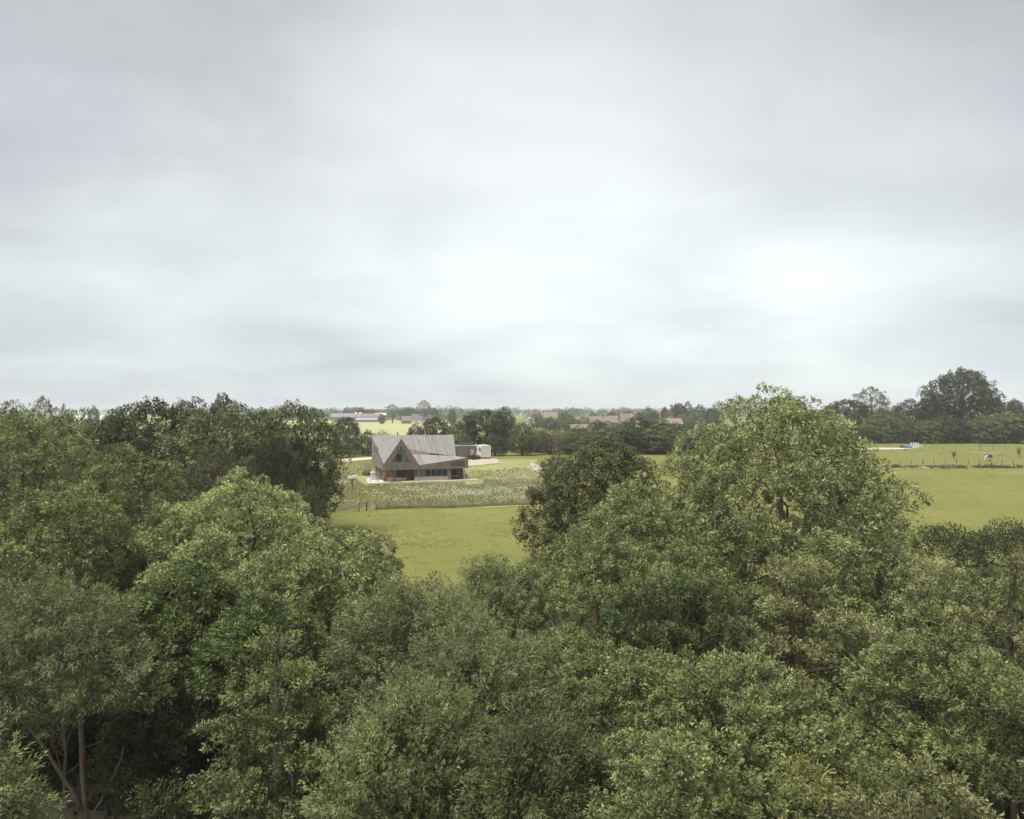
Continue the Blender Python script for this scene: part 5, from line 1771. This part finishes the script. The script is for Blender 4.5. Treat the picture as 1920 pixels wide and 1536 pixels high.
# ================================================================== show jumps by the arena
def jump_wing(px, d, label, rz):
    t_ = empty('jump_wing', at(px, d), rz)
    tag(t_, label, 'jump stand', 'white jump stands by the sand arena')
    for q in (-.26, .26):
        MB().box(q - .13, -.05, 0, q + .13, .05, 1.78).build('upright', M['white'], t_)
    for zz_ in (.25, .75, 1.25):
        MB().box(-.13, -.035, zz_, .13, .035, zz_ + .10).build('rail', M['white'], t_)
    for e in (-1, 1):
        MB().prism([(-.40, e * .06, 0), (.40, e * .06, 0), (.40, e * .06, .07), (-.40, e * .06, .07)], (0, e * .3, 0)).build('foot', M['white'], t_)
    return t_


jump_wing(1708.5, 234, 'white jump stand beside the blue barrel, leftmost of the three', .5)
jump_wing(1714, 234.4, 'middle one of the three white jump stands', .1)
jump_wing(1720, 234.2, 'white jump stand nearest the cream block, rightmost of the three', -.1)
t = empty('blue_barrels', at(1702.5, 234), .1)
t.name = 'jump_barrel'
tag(t, 'blue barrel lying beside the white jump stands', 'barrel')
MB().tube([(-1.1, 0, .42), (-1.05, 0, .42), (-.35, 0, .42), (-.3, 0, .42), (.3, 0, .42), (.35, 0, .42), (1.05, 0, .42), (1.1, 0, .42)], [.38, .42, .42, .45, .45, .42, .42, .38], 18).build('drum', M['blue'], t, smooth_=False)
MB().tube([(-.36, 0, .42), (-.30, 0, .42)], [.455, .455], 18).build('hoop', M['steel'], t)
MB().tube([(.30, 0, .42), (.36, 0, .42)], [.455, .455], 18).build('hoop', M['steel'], t)
t = empty('jump_filler', at(1725.3, 234.6), -.2)
tag(t, 'low cream jump filler right of the white jump stands', 'jump block')
MB().box(-.6, -.12, .62, .6, .12, .95).build('panel', M['cream'], t, bevel=.03)
for q in (-.45, .45):
    MB().box(q - .06, -.3, 0, q + .06, .3, .618).build('foot', M['cream'], t)
t = empty('jump_pole', at(1711, 233.2), .05)
tag(t, 'brown and white striped jump pole leaning between the stands', 'pole')
for k in range(6):
    MB().tube([(-.9 + k * .5, 0, .5), (-.9 + (k + 1) * .5, 0, .5)], [.05, .05], 8).build('stripe', M['white' if k % 2 else 'redbrick'], t)
t = empty('straw_bale', at(1691, 235), .2)
tag(t, 'small dark bale on the grass left of the blue barrel', 'bale')
MB().tube([(-.5, 0, .4), (.5, 0, .4)], [.40, .40], 14).build('bale', M['darkpost'], t)


# ================================================================== far buildings
def building(name, label, px, d, wid, dep, wall, roofh, rz, wallmat, roofmat, windows=2, chimney=(), skylights=0, cat='house', z=None):
    X, Y, Z = at(px, d)
    r = empty(name, (X, Y, Z if z is None else z), rz)
    tag(r, label, cat)
    w2, d2 = wid / 2, dep / 2
    MB().prism([(-w2, -d2, -.3), (-w2, d2, -.3), (-w2, d2, wall), (-w2, 0, wall + roofh), (-w2, -d2, wall)], (wid, 0, 0)).build('wall', M[wallmat], r)
    rf_ = MB()
    o_ = .4
    k_ = roofh / d2
    for e in (-1, 1):
        rf_.prism([(-w2 - o_, e * (d2 + o_), wall - o_ * k_ + .1), (w2 + o_, e * (d2 + o_), wall - o_ * k_ + .1), (w2 + o_, 0, wall + roofh + .12), (-w2 - o_, 0, wall + roofh + .12)], (0, 0, .22))
    rr = rf_.build('roof', M[roofmat], r)
    for q in chimney:
        MB().box(q - .5, -.4, wall + roofh - .6, q + .5, .4, wall + roofh + 1.6).build('chimney', M['brickpink'], rr)
    for k in range(windows):
        q = -w2 + wid * (k + .5) / windows
        wn_ = MB().box(q - .6, -d2 - .06, wall * .45, q + .6, -d2 - .01, wall * .45 + 1.2).build('window', M['trim'], r)
        MB().box(q - .5, -d2 - .08, wall * .45 + .1, q + .5, -d2 - .061, wall * .45 + 1.1).build('pane', M['glass'], wn_)
    for k in range(skylights):
        q = -w2 + wid * (k + .5) / skylights
        MB().prism([(q - .8, -d2 * .7, wall + roofh * .3 + .36), (q + .8, -d2 * .7, wall + roofh * .3 + .36), (q + .8, -d2 * .35, wall + roofh * .65 + .36), (q - .8, -d2 * .35, wall + roofh * .65 + .36)], (0, 0, .05)).build('skylight', M['sheet_pale'], rr)
    return r


building('farm_barn', 'long grey mauve roofed barn at the far left end of the farm', 645, 770, 24, 16, 4.2, 3.6, .05, 'sheet_grey', 'sheet_grey', 0, cat='barn')
building('farm_barn', 'barn with a pale reddish roof and skylights in the far farm', 692, 765, 24, 15, 4.5, 3.2, -.04, 'brickpink', 'tile_brown', 2, skylights=4, cat='barn')
building('farm_shed', 'low shed with a pale blue grey roof before the far farm barns', 688, 720, 20, 10, 2.0, 2.0, .03, 'sheet_grey', 'sheet_pale', 0, cat='shed')
building('farm_shed', 'cream roofed shed behind the far farm, right of its barns', 714, 860, 14, 12, 5.5, 2.2, 0, 'render', 'cream', 0, cat='shed')
for px_, lab in ((667.5, 'white topped silo dome on the left of the pair above the far farm'), (675.5, 'white topped silo dome on the right of the pair above the far farm')):
    X, Y, Z = at(px_, 790)
    t = empty('farm_silo', (X, Y, Z))
    tag(t, lab, 'silo')
    MB().tube([(0, 0, -.3), (0, 0, 7.5)], [1.7, 1.7], 14).build('tank', M['cream'], t)
    MB().tube([(0, 0, 7.5), (0, 0, 8.3), (0, 0, 8.9), (0, 0, 9.1)], [1.75, 1.5, .9, .2], 14).build('dome', M['trim'], t)
building('farm_house', 'far house with a grey slate roof and pale walls beside the brick wing', 786, 640, 11, 8, 4.3, 3.6, .15, 'render', 'tile_grey', 2, (4.6,))
building('brick_house', 'far red brick house wing right of the slate roofed house', 806, 634, 8, 9, 5.3, 3.0, math.pi / 2 + .1, 'brickpink', 'tile_red', 1)
building('farm_outhouse', 'small pyramid roofed brown outhouse left of the far slate roofed house', 762, 640, 8, 7, 2.6, 3.6, .2, 'brickpink', 'tile_brown', 0, cat='outhouse')
building('village_house', 'far house with a pale gable left of the orange roofed cottage', 997, 560, 7, 8, 5.2, 3.5, 1.2, 'render', 'tile_brown', 1)
building('village_house', 'far cottage with orange tiled roof and a pale chimney', 1031, 565, 11, 8, 5.6, 4.2, -.1, 'render', 'tile_red', 2, (-4.6,))
building('long_barn', 'long low barn roof of yellow brown tiles above the trees right of the drive', 1094, 352, 12, 7, 3.1, 1.7, .0, 'redbrick', 'tile_brown', 0, cat='barn')
building('village_terrace', 'long terrace of brown tiled roofs in the far village', 1130, 470, 17, 8, 4.0, 3.6, .06, 'brickpink', 'tile_brown', 3, (-7.5, 0))
building('village_house', 'second brown roofed village house left of the pink gables', 1158, 490, 12, 8, 4.4, 3.3, -.05, 'brickpink', 'tile_brown', 2, (3,))
building('white_cottage', 'small white gabled cottage in front of the far brown terrace', 1139, 415, 5, 5, 3.0, 2.6, math.pi / 2, 'white', 'tile_brown', 1, cat='cottage')
building('gabled_house', 'village house with pinkish roof and pale edged gables', 1176, 480, 10, 9, 4.3, 4.9, .25, 'brickpink', 'tile_brown', 2, (3.5,))
building('gabled_house', 'right hand pale gable next to the pink roofed village house', 1187, 476, 6, 8, 4.2, 4.4, math.pi / 2 + .1, 'render', 'tile_brown', 1)
building('village_house', 'red roofed house peeping out above the dark trees left of the huge domed ash', 1258, 455, 12, 8, 3.4, 3.0, .1, 'brickpink', 'tile_red', 2)
building('white_cottage', 'white pointed gable peeping through the bushes left of the huge domed ash', 1238, 330, 3.2, 4, 4.2, 2.6, math.pi / 2, 'white', 'tile_brown', 1, cat='cottage')
t = empty('polytunnel', at(171, 900), 0)
tag(t, 'long white polytunnel on the left horizon', 'polytunnel')
xs_ = [math.cos(a_) * 9 for a_ in np.linspace(0, math.pi, 10)]
zs_ = [math.sin(a_) * 5.0 for a_ in np.linspace(0, math.pi, 10)]
v = [(x_, y_, z_) for x_ in (-17, 17) for y_, z_ in zip(xs_, zs_)]
f = [(i, i + 1, 11 + i, 10 + i) for i in range(9)] + [tuple(range(10)), tuple(range(19, 9, -1))]
mesh_obj('cover', v, f, M['white'], t)
mb = MB()
for x_ in np.linspace(-17, 17, 6):
    mb.tube([(x_, a_ * 1.005, b_ * 1.005 + .02) for a_, b_ in zip(xs_, zs_)], [.06] * 10, 4)
mb.build('hoop', M['steel'], t)

# ================================================================== haze
hz_ = MB().box(-5600, -400, -1.5, 5600, 6000, 36)
hz_ = hz_.build('haze', None)
m, g = new_mat('haze')
pv = g.n('ShaderNodeVolumePrincipled')
pv.inputs['Color'].default_value = (.97, .985, 1.0, 1)
pv.inputs['Density'].default_value = .00023
pv.inputs['Anisotropy'].default_value = .0
og = g.n('ShaderNodeOutputMaterial')
g.t.links.new(pv.outputs[0], og.inputs['Volume'])
hz_.data.materials.append(m)
tag(hz_, 'thin pale haze over the whole countryside', None, None, 'stuff')
